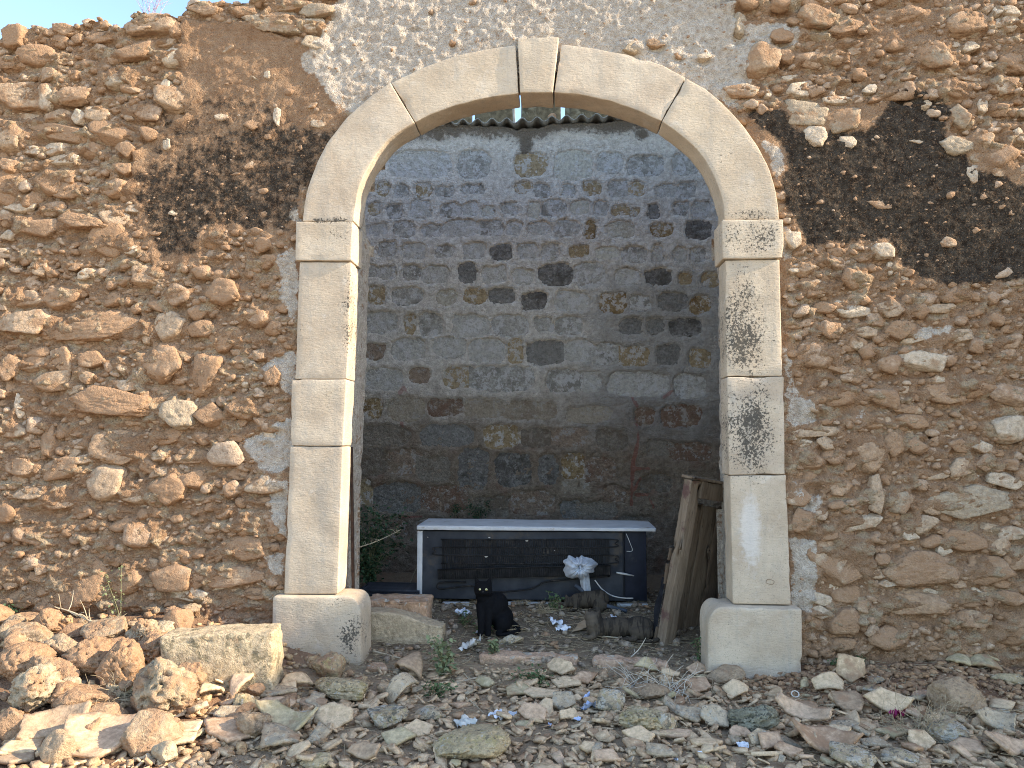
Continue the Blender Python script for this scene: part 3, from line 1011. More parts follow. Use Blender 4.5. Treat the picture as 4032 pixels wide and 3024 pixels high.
for k, (x, z, w, h_, tone) in enumerate(placed + small_st[:n_more]):
    sub = 5 if w > 0.32 else 4
    V, F = rock_v(500 + k, sub, planes=rng.randint(8, 14), rough=0.12 if tone == 0 else 0.075, pit=0.09 if tone in (0, 3) else 0.03, freq=2.1,
                  sharp=22 if tone == 0 else 45, front=0.48)
    dep = min(0.15, 0.5 * min(w, h_) + 0.04)
    hh, rk = wall_h(x, z)
    pr = min(0.018, 0.003 + 0.09 * min(w, h_)) * rng.uniform(0.3, 1.4)
    S = np.array([w * 1.12, dep, h_ * 1.12])
    V = (V * S) @ rotm(rng.uniform(-0.15, 0.08), rng.uniform(-0.22, 0.22), rng.uniform(-0.15, 0.15)).T
    y = -hh - pr - V[:, 1].min()
    me = mesh_np("stone", V, F, M['wst'][tone])
    obj("stone", me, front_wall, loc=(x, y, z))
# thousands of smaller stones and chips, too many to pick apart
items, rr_ = [], []
for k, (x, z, w, h_, tone) in enumerate(small_st[n_more:]):
    V, F = proto('chip', k % 60, sub=2, planes=9, rough=0.09, pit=0.03, sharp=40, front=0.55)
    if w > 0.078:
        V, F = proto('chipb', k % 60, sub=3, planes=9, rough=0.09, pit=0.03, sharp=40, front=0.55)
    dep = min(0.09, 0.6 * min(w, h_) + 0.02)
    hh, rk = wall_h(x, z)
    pr = (0.001 + 0.12 * min(w, h_)) * rng.uniform(0.2, 1.4)
    V = (V * np.array([w * 1.08, dep, h_ * 1.08])) @ rotm(rng.uniform(-0.4, 0.4), rng.uniform(-0.4, 0.4), rng.uniform(-0.4, 0.4)).T
    y = -hh - pr - V[:, 1].min()
    items.append((V + np.array([x, y, z]), F))
    rr_.append(np.full(len(V), [0.05, 0.45, 0.95, 0.6][tone] * rng.uniform(0.6, 1.05)))
Vs, Fs = merge(items)
o = obj("small_stones", mesh_np("small_stones", Vs, Fs, M['wst_small'], {"rnd": np.concatenate(rr_)}), front_wall)
o["kind"] = "stuff"

# ------------------------------------------------------------------ the arch of dressed stone
LBLOB = [(2930, 1290, 95, 250, 0.9), (3060, 1300, 14, 200, 0.5), (2940, 1690, 120, 210, 0.9), (2960, 930, 130, 75, 0.85), (2960, 845, 110, 30, 0.8), (2880, 640, 110, 170, 0.42),
         (1330, 930, 90, 55, 0.55), (1300, 868, 110, 18, 1.0), (1368, 1240, 26, 230, 0.75), (1180, 1320, 40, 120, 0.35), (1300, 1550, 90, 45, 0.45),
         (1385, 2500, 60, 90, 0.8), (1330, 2365, 60, 30, 0.5), (1160, 1650, 20, 120, 0.4), (1340, 1650, 20, 100, 0.35), (2870, 2440, 30, 20, 0.5)]
LB = []
for px, py, rx, ry, s in LBLOB:
    c = P4([(px, py)])[0]
    LB.append((c[0], c[1], rx * 0.00151, ry * 0.00151, s))


def lich_at(V):
    m = np.zeros(len(V))
    _ln = 0.5 + fbm(V, 7.0, 3, 0.6, 77)
    for a, b, rx, rz, s in LB:
        m = np.maximum(m, s * np.exp(-0.8 * np.abs((V[:, 0] - a) / rx) ** 2 - 0.8 * np.abs((V[:, 2] - b) / rz) ** 2.5) * (0.45 + 0.8 * _ln))
    return m


arch = thing("stone_arch", "pale dressed limestone arch with keystone, imposts and rounded base stones", "arch", (0.14, 0, 0))


def arch_piece(name, inner, outer, y0, y1, n=(26, 8, 14), r=0.007, seed=0, corner=None, chip=0.011):
    inner, outer = resample(inner, 40), resample(outer, 40)
    L = 0.5 * (np.linalg.norm(np.diff(inner, axis=0), axis=1).sum() + np.linalg.norm(np.diff(outer, axis=0), axis=1).sum()) - 0.005
    T = float(np.mean(np.linalg.norm(outer - inner, axis=1)))
    V, F = rbox(L, y1 - y0, T, r, n, 0.0035, 9.0, seed, chip)
    if corner:
        sgx, sgz, R = corner
        Rx, Rz = (R if np.ndim(R) else (R, R))
        ex, ez = sgx * V[:, 0] - (L / 2 - Rx), sgz * V[:, 2] - (T / 2 - Rz)
        m = (ex > 0) & (ez > 0)
        q = np.hypot(ex / Rx, ez / Rz)
        f = np.where(m & (q > 1), 1 / np.maximum(q, 1e-6), 1)
        V[:, 0] = np.where(m, sgx * (L / 2 - Rx + ex * f), V[:, 0])
        V[:, 2] = np.where(m, sgz * (T / 2 - Rz + ez * f), V[:, 2])
    u = np.clip(V[:, 0] / (L + 0.005) + 0.5, 0, 1) * 39
    v = V[:, 2] / T + 0.5
    i = np.clip(u.astype(int), 0, 38)
    f = (u - i)[:, None]
    pin, pout = inner[i] * (1 - f) + inner[i + 1] * f, outer[i] * (1 - f) + outer[i + 1] * f
    p = pin * (1 - v[:, None]) + pout * v[:, None]
    W = np.stack([p[:, 0], V[:, 1] + (y0 + y1) / 2, p[:, 1]], 1)
    W[:, 1] += 0.004 * fbm(W, 3.0, 3, 0.5, seed + 3)
    me = mesh_np(name, W - np.array([0.14, 0, 0]), F, M['limestone'], {"lichen": lich_at(W), "white": np.exp(-((W[:, 0] - WS[0]) / 0.075) ** 2 - ((W[:, 2] - WS[1]) / 0.26) ** 2)})
    return obj(name, me, arch)


WS = P4([(2955, 2090)])[0]


def side(a, b):
    return P4([a, b])


a_ = arch_piece("voussoir", cut(INNER, (1393, 873), (1633, 482)), cut(OUTER, (1190, 873), (1538, 324)), -0.045, 0.16, seed=1)
a_ = arch_piece("voussoir", cut(INNER, (1633, 482), (2043, 366)), cut(OUTER, (1538, 324), (2031, 175)), -0.040, 0.17, seed=2)
a_ = arch_piece("keystone", side((2047, 366), (2179, 366)), side((2036, 151), (2202, 148)), -0.052, 0.175, n=(10, 8, 14), seed=3)
a_ = arch_piece("voussoir", cut(INNER, (2181, 363), (2606, 476)), cut(OUTER, (2208, 172), (2701, 306)), -0.042, 0.17, seed=4)
a_ = arch_piece("voussoir", cut(INNER, (2606, 476), (2854, 866)), cut(OUTER, (2701, 306), (3068, 866)), -0.046, 0.16, seed=5)
# jambs: (name, top-left, top-right, bottom-right, bottom-left, front, back)
JB = [("impost", (1166, 874), (1393, 874), (1388, 1029), (1164, 1028), -0.062, 0.18), ("jamb_block", (1177, 1031), (1385, 1032), (1368, 1493), (1160, 1493), -0.045, 0.14),
      ("jamb_block", (1147, 1494), (1367, 1494), (1353, 1756), (1143, 1756), -0.050, 0.14), ("jamb_block", (1141, 1758), (1352, 1758), (1332, 2339), (1116, 2339), -0.047, 0.14),
      ("impost", (2838, 868), (3083, 866), (3085, 1019), (2842, 1022), -0.064, 0.18), ("jamb_block", (2854, 1024), (3072, 1021), (3083, 1481), (2860, 1483), -0.044, 0.14),
      ("jamb_block", (2861, 1485), (3088, 1483), (3092, 1868), (2869, 1871), -0.049, 0.14), ("jamb_block", (2873, 1873), (3098, 1870), (3117, 2382), (2884, 2378), -0.046, 0.14)]
for k, (nm, tl, tr, br, bl, y0, y1) in enumerate(JB):
    arch_piece(nm, side(bl, br), side(tl, tr), y0, y1, n=(12, 8, 20), seed=11 + k, r=0.008, chip=0.010)
arch_piece("base_stone", side((1076, 2640), (1432, 2640)), side((1082, 2342), (1432, 2342)), -0.095, 0.16, n=(30, 10, 22), r=0.016, seed=31, corner=(1, 1, (0.085, 0.11)), chip=0.012)
arch_piece("base_stone", side((2775, 2720), (3150, 2720)), side((2778, 2378), (3148, 2388)), -0.11, 0.16, n=(30, 10, 22), r=0.016, seed=32, corner=(-1, 1, (0.085, 0.11)), chip=0.012)

oc = P4([full('O', 290, 1302)], -0.047)[0]
V, F = tube([(oc[0] - 0.14 + 0.023 * math.cos(t_), -0.0485, oc[1] + 0.014 * math.sin(t_) + 0.002 * math.cos(3 * t_)) for t_ in np.linspace(0, 6.4, 40)], 0.0013, 5)
obj("scratched_oval", mesh_np("scratched_oval", V, F, simple_mat("pencil_brown", (0.22, 0.15, 0.09), (0.28, 0.20, 0.13))), arch)

# ------------------------------------------------------------------ the wall at the back of the room
YB = 2.60
bxs = np.arange(-2.75, 3.05, 0.016)
bzs = np.concatenate([[-0.6, -0.3], np.arange(-0.1, 4.85, 0.016)])
BX, BZ = [a.ravel() for a in np.meshgrid(bxs, bzs, indexing='ij')]
NB = len(BX)
B3 = np.stack([BX, BZ, np.full(NB, 5.0)], 1)
blow = 1 - sstep(0.9, 1.9, BZ)
hb = 0.020 * fbm(B3, 1.2, 3, 0.5, 31) + (0.018 + 0.014 * blow) * fbm(B3, 7, 5, 0.6, 32) + (0.012 + 0.008 * blow) * fbm(B3 * [1, 1.8, 1], 24, 4, 0.65, 33, ridge=True)
btop = xz('L', [(-900, 560), (200, 378), (330, 392), (500, 405), (700, 410), (850, 420), (940, 452), (980, 430), (1150, 430), (1300, 385), (1500, 380), (1680, 366), (1700, 378),
                (1900, 370), (2000, 345), (2080, 340), (3400, 300)], YB)
BT = np.interp(BX, [p[0] for p in btop], [p[1] for p in btop]) + 0.012 * fbm(B3 * [1, 0, 1], 14, 4, 0.6, 34)
bo = np.clip(BZ - BT, 0, None)
BYv = np.where(BZ > BT, YB - hb + bo * 0.9, YB - hb)
BZv = np.where(BZ > BT, BT + 0.01 * fbm(B3, 20, 3, 0.6, 35) * np.minimum(bo * 20, 1), BZ)


def stroke_mask(strokes, Y, rad):
    m = np.zeros(NB)
    wz_ = 0.02 * fbm(B3, 9, 3, 0.5, 38)
    for z_, pts in strokes:
        q = xz(z_, pts, Y)
        for (x0, z0), (x1, z1) in zip(q[:-1], q[1:]):
            dx, dz = x1 - x0, z1 - z0
            t = np.clip(((BX - x0) * dx + (BZ - z0) * dz) / (dx * dx + dz * dz + 1e-9), 0, 1)
            d = np.hypot(BX - x0 - t * dx, BZ - z0 - t * dz) + wz_
            m = np.maximum(m, np.clip(1.15 - d / rad, 0, 0.95))
    return m


RED = stroke_mask([('Q', [(1615, 155), (1630, 250), (1650, 280)]), ('Q', [(1650, 350), (1660, 470), (1640, 560), (1625, 640), (1620, 840)]), ('Q', [(1640, 745), (1670, 690), (1690, 720), (1720, 800), (1745, 850)]),
                   ('Q', [(1625, 635), (1720, 632)]), ('Q', [(1645, 785), (1715, 785)]), ('Q', [(1690, 200), (1715, 180)]), ('Q', [(1800, 240), (1850, 200), (1910, 180)]),
                   ('Q', [(320, 210), (345, 180), (385, 235)]), ('Q', [(330, 330), (335, 480)]), ('Q', [(320, 905), (440, 905)]), ('Q', [(1870, 510), (1890, 560)])], YB, 0.026)
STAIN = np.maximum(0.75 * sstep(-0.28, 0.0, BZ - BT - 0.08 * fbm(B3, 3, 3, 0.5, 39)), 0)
for z_, x_, y_, rx, rz in (('R', 1030, 150, 0.10, 0.22), ('R', 1680, 110, 0.10, 0.08), ('R', 540, 120, 0.10, 0.08)):
    p = onplane(z_, x_, y_, YB)
    STAIN = np.maximum(STAIN, 0.8 * np.exp(-((BX - p.x) / rx) ** 2 - ((BZ - p.z) / rz) ** 2))
GREYM = sstep(-0.4, 1.2, BX) * (1 - sstep(2.4, 3.6, BZ)) * sstep(0.8, 1.6, BZ)
BBL = [stone_mat("grey_block", (0.40, 0.37, 0.32), (0.54, 0.505, 0.445), 0.1, lichen=[(0.66, 0.63, 0.60)], lich_amt=0.45, spots=0.4, bumpd=0.012, earth_cols=((0.22, 0.20, 0.17), (0.36, 0.33, 0.28))),
       stone_mat("ochre_block", (0.29, 0.20, 0.10), (0.45, 0.345, 0.21), 0.2, lichen=[(0.64, 0.60, 0.55)], lich_amt=0.4, spots=0.4, bumpd=0.012, earth_cols=((0.20, 0.12, 0.05), (0.30, 0.20, 0.10))),
       stone_mat("dark_block", (0.20, 0.18, 0.16), (0.32, 0.30, 0.265), 0.1, lichen=[(0.40, 0.375, 0.34)], lich_amt=0.25, spots=0.7, bumpd=0.016, earth_cols=((0.08, 0.07, 0.06), (0.2, 0.18, 0.15))),
       stone_mat("cream_block", (0.46, 0.42, 0.34), (0.58, 0.54, 0.45), 0.1, lichen=[(0.66, 0.64, 0.62)], lich_amt=0.25, spots=0.4, bumpd=0.010, earth_cols=((0.36, 0.31, 0.24), (0.48, 0.42, 0.33))),
       stone_mat("brown_block", (0.25, 0.18, 0.13), (0.40, 0.30, 0.22), 0.2, lichen=[(0.48, 0.43, 0.38)], lich_amt=0.3, spots=0.4, bumpd=0.014, earth_cols=((0.2, 0.12, 0.08), (0.32, 0.2, 0.14))),
       stone_mat("dull_block", (0.25, 0.21, 0.165), (0.35, 0.30, 0.24), 0.2, lichen=[(0.37, 0.32, 0.26)], lich_amt=0.2, spots=0.5, bumpd=0.014, earth_cols=((0.17, 0.13, 0.095), (0.28, 0.22, 0.165))),
       stone_mat("tan_block", (0.34, 0.28, 0.21), (0.43, 0.36, 0.275), 0.2, lichen=[(0.46, 0.41, 0.35)], lich_amt=0.3, spots=0.4, bumpd=0.012, earth_cols=((0.24, 0.18, 0.13), (0.34, 0.27, 0.2)))]
# tone: 0 grey 1 ochre 2 dark 3 cream 4 brown
BLOCKS = {
 'R': "430,280,300,130,0 735,280,165,140,0 1055,280,160,120,1 1290,285,190,140,3 1500,270,120,100,0 1700,290,180,100,0 1930,280,130,100,0 225,425,70,70,1 325,430,70,60,0 455,425,80,80,1 570,430,90,50,0 "
      "730,420,110,50,0 1015,410,90,60,1 1120,430,80,70,0 1270,430,70,60,0 1405,415,90,70,1 1550,420,100,80,0 1650,420,80,70,1 1820,430,110,60,0 1935,430,90,80,0 170,530,60,60,1 290,545,80,70,0 440,530,100,90,0 "
      "610,535,110,70,0 720,530,80,70,0 820,540,60,50,3 935,530,80,60,0 1075,540,60,80,3 1190,530,120,90,0 1330,525,90,70,3 1450,530,70,70,0 1560,540,90,50,1 1640,550,50,40,1 1745,545,60,70,2 1900,530,80,60,0 2010,540,90,80,0 "
      "200,645,100,60,0 345,645,110,80,0 500,650,110,60,0 660,640,170,80,0 825,640,130,80,0 960,640,80,70,0 1100,640,110,70,0 1260,640,130,80,0 1390,645,50,90,1 1560,645,140,80,3 1790,650,110,60,1 2000,650,130,90,2 "
      "250,760,90,70,0 400,770,110,80,0 570,770,100,60,0 740,770,110,80,0 890,775,110,80,2 1040,770,100,80,0 1165,770,90,90,0 1325,770,100,60,1 1485,780,120,60,3 1640,790,130,80,0 1770,780,50,90,0 1895,790,60,80,0 2000,790,70,80,0 "
      "160,880,90,60,0 245,890,90,70,0 385,890,90,70,0 520,900,140,80,0 700,890,90,100,2 850,900,130,90,0 1010,910,110,80,0 1200,900,170,110,2 1385,900,150,120,0 1600,910,120,80,0 1775,915,130,80,2 1925,925,60,60,1 2065,930,90,70,1 "
      "180,1015,120,100,1 360,1020,150,90,0 580,1030,100,80,3 745,1020,120,80,1 890,1020,130,80,2 1070,1050,130,90,2 1285,1050,170,100,0 1515,1060,140,100,1 1670,1060,110,80,0 1855,1055,150,90,2 2010,1070,100,90,1 "
      "205,1170,180,110,0 375,1180,60,110,1 490,1180,120,120,0 715,1190,190,110,0 940,1190,190,110,0 1130,1180,100,80,0 1270,1190,140,90,0 1620,1190,120,90,2 1760,1190,90,90,2 1925,1195,160,90,2 "
      "170,1330,120,80,4 370,1320,170,110,0 600,1310,170,100,0 810,1330,190,120,0 970,1330,80,130,1 1140,1340,200,120,2 1330,1330,150,110,0 1490,1350,150,110,0 1640,1360,150,100,1 1830,1350,120,100,2 2010,1370,100,90,1",
 'Q': "230,130,190,110,0 430,110,110,80,4 650,120,170,110,1 900,130,320,130,0 1240,140,170,110,0 1390,150,110,100,0 1660,160,310,120,0 1950,170,160,120,0 160,300,110,100,1 355,300,180,120,3 570,290,180,90,4 790,300,200,100,3 "
      "1050,310,280,100,3 1380,330,230,90,3 1700,340,100,90,4 1900,340,200,110,4 230,450,260,110,0 580,450,270,110,2 890,455,180,120,1 1090,460,170,100,0 1280,460,180,100,4 1510,470,160,110,0 1950,540,220,90,4 1780,520,140,80,0 "
      "160,600,150,140,0 350,600,200,130,4 510,640,170,120,0 735,640,160,210,2 960,640,190,170,2 1155,640,100,150,2 1300,625,140,130,1 1450,640,150,120,4 110,770,100,120,1 310,800,260,150,2 570,810,230,140,4 840,850,200,110,0 "
      "1070,830,230,120,4 1280,865,110,90,2 1430,870,200,90,0 1760,720,160,90,0 1310,740,150,80,3 250,970,200,90,4 500,960,160,80,4 1650,960,200,110,0 1540,780,130,80,4",
}
BM = np.zeros(NB)
wbx, wbz = 0.045 * fbm(B3, 9, 5, 0.72, 46), 0.045 * fbm(B3, 9, 5, 0.72, 47)
BL = []
for z_, txt in BLOCKS.items():
    for it in txt.split():
        a = [float(v) for v in it.split(',')]
        p = onplane(z_, a[0], a[1], YB)
        s = (CAM - p).length / FPX / ZM[z_][2]
        w, h_ = a[2] * s * 1.12, a[3] * s * 1.14
        BL.append((p.x, p.z, w, h_, {0: 5, 3: 6}.get(int(a[4]), int(a[4])) if z_ == 'Q' and a[1] > 230 else int(a[4])))
        near = np.nonzero((np.abs(BX - p.x) < w * 0.8 + 0.05) & (np.abs(BZ - p.z) < h_ * 0.8 + 0.05))[0]
        q = (np.abs(BX[near] + wbx[near] - p.x) / (w / 2)) ** 3.2 + (np.abs(BZ[near] + wbz[near] - p.z) / (h_ / 2)) ** 3.2
        BM[near] = np.maximum(BM[near], 1 - sstep(0.75, 1.25, q))
BYv = BYv + 0.030 * BM * (BZ < BT)
back_wall = thing("masonry_wall", "limewashed block wall closing the room behind the arch", "wall", (0.1, YB, 0))
OFFB = np.array([0.1, YB, 0])
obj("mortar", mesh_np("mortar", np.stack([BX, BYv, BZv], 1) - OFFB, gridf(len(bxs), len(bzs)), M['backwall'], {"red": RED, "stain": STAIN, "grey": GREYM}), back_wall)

for x, z, w, h_, tone in BL:
    k = len(back_wall.children)
    ww, hh_ = w * 1.3, h_ * 1.3
    nu_, nv_ = max(8, int(ww / 0.012)), max(8, int(hh_ / 0.012))
    U_, V_ = [a.ravel() for a in np.meshgrid(np.linspace(-.5, .5, nu_), np.linspace(-.5, .5, nv_), indexing='ij')]
    wp = np.stack([U_ * ww + x, V_ * hh_ + z, np.full(nu_ * nv_, 2.0)], 1)
    rgh = 0.018 if tone in (2, 4, 5) else 0.011
    rad = np.maximum(np.abs(U_), np.abs(V_)) * 2
    lift = 0.020 * fbm(np.stack([wp[:, 0], wp[:, 1], 0 * U_ + 5], 1), 1.2, 3, 0.5, 31) - 0.012 + 0.006 * fbm(wp, 5, 3, 0.5, 42) + rgh * fbm(wp * [1, 1.5, 1], 17, 5, 0.65, 43) + 0.006 * RTAB[k % 256]
    Y_ = -(lift - 0.05 * sstep(0.80, 1.0, rad))
    me = mesh_np("block", np.stack([U_ * ww, Y_, V_ * hh_], 1), gridf(nu_, nv_), BBL[tone])
    obj("block", me, back_wall, loc=(x - 0.1, 0, z))

# side walls of the room and the neighbouring house: mostly outside the view, they shade it
def plain_wall(name, label, x0, x1, y0, y1, zt, mat, seed, slope=0.0):
    V, F = rbox(x1 - x0, y1 - y0, zt + 0.6, 0.03, (max(3, int((x1 - x0) / 0.12)), max(3, int((y1 - y0) / 0.12)), int(zt / 0.12)), 0.03, 4.0, seed)
    root = thing(name, label, "wall", ((x0 + x1) / 2, (y0 + y1) / 2, 0))
    V[:, 2] += (zt - 0.6) / 2
    V[:, 2] = np.where(V[:, 2] > 2.0, V[:, 2] + slope * (V[:, 1] + (y1 - y0) / 2) * (V[:, 2] - 2.0) / (zt - 2.0), V[:, 2])
    m = np.full(len(V), 0.6)
    obj("masonry", mesh_np("masonry", V, F, mat, {"red": m * 0, "stain": m * 0, "grey": m * 0, "plaster": m, "lichen": m * 0, "stone": m * 0.4, "rnd": m}), root)
    return root


plain_wall("side_wall", "unseen rough plastered wall left of the doorway, sloped to bounce sunlight inside", -2.75, -2.35, 0.47, 2.8, 4.0, M['backwall'], 51, 0.48)  # unseen; height and sloping top added to bounce sunlight onto the back wall
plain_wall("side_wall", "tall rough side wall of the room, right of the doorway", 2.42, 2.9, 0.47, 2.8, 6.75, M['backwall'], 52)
M['render'] = simple_mat("lime_render", (0.52, 0.46, 0.37), (0.64, 0.58, 0.49), 5, 0.9, 0.5, 0.01, dirt=(0.35, 0.29, 0.22))
M['rooftile'] = simple_mat("roof_clay", (0.40, 0.22, 0.13), (0.52, 0.34, 0.22), 9, 0.9, 0.5, 0.01)
M['shutter'] = simple_mat("shutter_green", (0.05, 0.10, 0.07), (0.08, 0.14, 0.10), 9, 0.6, 0.3, 0.003)
house = thing("neighbour_house", "low rendered outbuilding standing to the right of the ruin", "house", (9.6, -1.3, 0))
V, F = rbox(3.4, 3.6, 5.6, 0.03, (8, 14, 8), 0.01, 2.0, 61)
V[:, 2] += 2.2
V[:, 2] = np.where(V[:, 2] > 4.0, V[:, 2] + 0.16 * (V[:, 1] - 0.6), V[:, 2])
obj("wall", mesh_np("wall", V, F, M['render']), house)
V, F = rbox(3.7, 3.9, 0.14, 0.02, (8, 14, 2), 0.02, 2.0, 62)
V[:, 2] += 4.98 + 0.16 * (V[:, 1] - 0.6)
obj("roof", mesh_np("roof", V, F, M['rooftile']), house)
V, F = rbox(0.08, 1.0, 1.3, 0.01)
obj("shutter", mesh_np("shutter", V, F, M['shutter']), house, loc=(-1.73, -0.8, 2.6))
V, F = rbox(0.08, 1.0, 2.1, 0.01)
obj("door", mesh_np("door", V, F, M['shutter']), house, loc=(-1.73, 0.6, 1.05))

# corrugated sheets lying on the back wall, mossy boards standing behind
M['fibro'] = simple_mat("fibre_cement", (0.22, 0.22, 0.21), (0.36, 0.36, 0.34), 14, 0.9, 0.5, 0.004, dirt=(0.10, 0.10, 0.085))
M['mossy'] = simple_mat("mossy_board", (0.055, 0.050, 0.034), (0.13, 0.118, 0.082), 16, 0.95, 0.6, 0.006, dirt=(0.17, 0.17, 0.13), dirt_amt=0.4)


def corrugated(name, label, z_, a, b, Y, depth, slope, per=0.141, amp=0.023, ph=0.0, dz=0.0):
    p0, p1 = onplane(z_, a[0], a[1], Y), onplane(z_, b[0], b[1], Y)
    Lx = p1.x - p0.x
    n = int(Lx / per * 14)
    vs__, m = [], 6
    for th in (0, -0.007):
        for i in range(n + 1):
            x = Lx * i / n
            zc = (p1.z - p0.z) * i / n + amp * math.sin(2 * math.pi * x / per + ph)
            for j in range(m + 1):
                d = depth * j / m
                vs__.append((x, d, zc + th + d * slope + dz))
    F = gridf(n + 1, m + 1)
    F = np.concatenate([F, F[:, ::-1] + (n + 1) * (m + 1)])
    off = (n + 1) * (m + 1)
    ed = [(i * (m + 1), i * (m + 1) + off, (i + 1) * (m + 1) + off, (i + 1) * (m + 1)) for i in range(n)]
    F = np.concatenate([F, np.array(ed)])
    o = obj(name, mesh_np(name, np.array(vs__), F, M['fibro']), loc=(p0.x, Y, p0.z))
    return tag(o, label, "roofing sheet", "corrugated sheets on the back wall")


corrugated("corrugated_sheet", "left grey corrugated roofing sheet resting on top of the back wall", 'L', (-300, 365), (905, 335), YB - 0.06, 1.4, 0.06, ph=1.4)
corrugated("corrugated_sheet", "right grey corrugated roofing sheet overlapping its neighbour on the back wall", 'L', (835, 350), (2300, 262), YB - 0.075, 1.4, 0.06, ph=2.0, dz=0.004)
for k, (x0, x1, t0, lab) in enumerate(((-260, 440, 0.0, "leftmost dark mossy board standing behind the corrugated roofing"), (470, 905, 0.01, "second dark mossy board behind the corrugated roofing, with a pale broken edge"),
                                       (968, 1402, -0.012, "third dark mossy board behind the corrugated roofing, between two sky gaps"), (1450, 2150, 0.0, "rightmost dark mossy board standing behind the corrugated roofing"))):
    p0, p1 = onplane('L', x0, 400, 3.95), onplane('L', x1, 400, 3.95)
    V, F = rbox(p1.x - p0.x, 0.03, 1.5, 0.004, (8, 2, 12), 0.004, 8, 70 + k, 0.01)
    o = obj("mossy_board", mesh_np("mossy_board", V, F, M['mossy']), loc=((p0.x + p1.x) / 2, 3.95 + 0.01 * k, p0.z + 0.45), rot=(0.05, t0, 0))
    tag(o, lab, "board", "mossy boards behind the roofing")
p = onplane('L', 1310, 305, YB + 0.02)
V, F = rock_v(77, 4, pit=0.1)
lump = obj("mortar_lump", mesh_np("mortar_lump", V * np.array([0.085, 0.06, 0.06]), F, M['wst'][2]), loc=(p.x, YB + 0.02, p.z + 0.005))
tag(lump, "pale lump of mortar sitting on the corrugated roofing edge", "rubble")
p = onplane('L', 895, 290, 3.8)
V, F = rbox(0.028, 0.03, 0.9, 0.004, noise=0.003, nfreq=10)
tag(obj("roof_batten", mesh_np("roof_batten", V, F, M['fibro']), loc=(p.x, 3.8, p.z), rot=(0, -0.05, 0)), "pale upright batten between the mossy boards beside a sky gap", "batten")

# ------------------------------------------------------------------ rubble in front of the wall
def tinted(name, c0, c1, *a, **k):
    """stone_mat with colours warmed to offset the bluish skylight on the ground"""
    w = lambda c: (min(1, c[0] * 1.06), c[1] * 0.985, c[2] * 0.86)
    if k.get('lichen'):
        k['lichen'] = [w(c) for c in k['lichen']]
    return stone_mat(name, w(c0), w(c1), *a, **k)


RK = {'tan': stone_mat("tan_rubble", (0.34, 0.235, 0.145), (0.43, 0.315, 0.205), 0.5),
      'red': stone_mat("red_rubble", (0.34, 0.195, 0.108), (0.42, 0.265, 0.155), 0.55),
      'pale': stone_mat("pale_rubble", (0.41, 0.31, 0.195), (0.50, 0.395, 0.265), 0.35),
      'lich': tinted("lichened_rubble", (0.37, 0.30, 0.22), (0.46, 0.38, 0.285), 0.2, lichen=[PALEL, (0.15, 0.145, 0.13), YELL], lich_amt=0.45, spots=0.4),
      'yel': tinted("yellow_lichened_rubble", (0.40, 0.325, 0.215), (0.48, 0.40, 0.275), 0.25, lichen=[(0.41, 0.345, 0.19), (0.19, 0.17, 0.13), PALEL], lich_amt=0.25, spots=0.4),
      'dark': tinted("dark_rubble", (0.17, 0.165, 0.13), (0.26, 0.25, 0.19), 0.05, lichen=[(0.34, 0.34, 0.28), (0.08, 0.08, 0.07)], lich_amt=0.4),
      'pink': tinted("pinkish_rubble", (0.50, 0.34, 0.25), (0.60, 0.44, 0.34), 0.2, lichen=[PALEL], lich_amt=0.2),
      'brown': tinted("brown_rubble", (0.33, 0.24, 0.17), (0.42, 0.32, 0.23), 0.3)}
TL = {'tan': tinted("tan_clay", (0.50, 0.375, 0.255), (0.63, 0.50, 0.36), 0.15, bumpd=0.002),
      'pink': tinted("pink_clay", (0.47, 0.33, 0.235), (0.57, 0.43, 0.32), 0.15, bumpd=0.002),
      'grey': tinted("grey_lichened_clay", (0.39, 0.315, 0.235), (0.48, 0.40, 0.305), 0.1, lichen=[(0.30, 0.275, 0.235), (0.47, 0.44, 0.38), (0.14, 0.125, 0.105)], lich_amt=0.3, spots=0.4, bumpd=0.003),
      'brown': tinted("brown_clay", (0.34, 0.245, 0.175), (0.44, 0.335, 0.245), 0.1, bumpd=0.002),
      'olive': tinted("mossy_clay", (0.42, 0.36, 0.25), (0.50, 0.43, 0.30), 0.05, lichen=[(0.40, 0.345, 0.215)], lich_amt=0.3, bumpd=0.002)}
rng = random.Random(11)
CR = "loose rubble stones around the doorway"
CT = "broken clay roof tiles in the rubble"
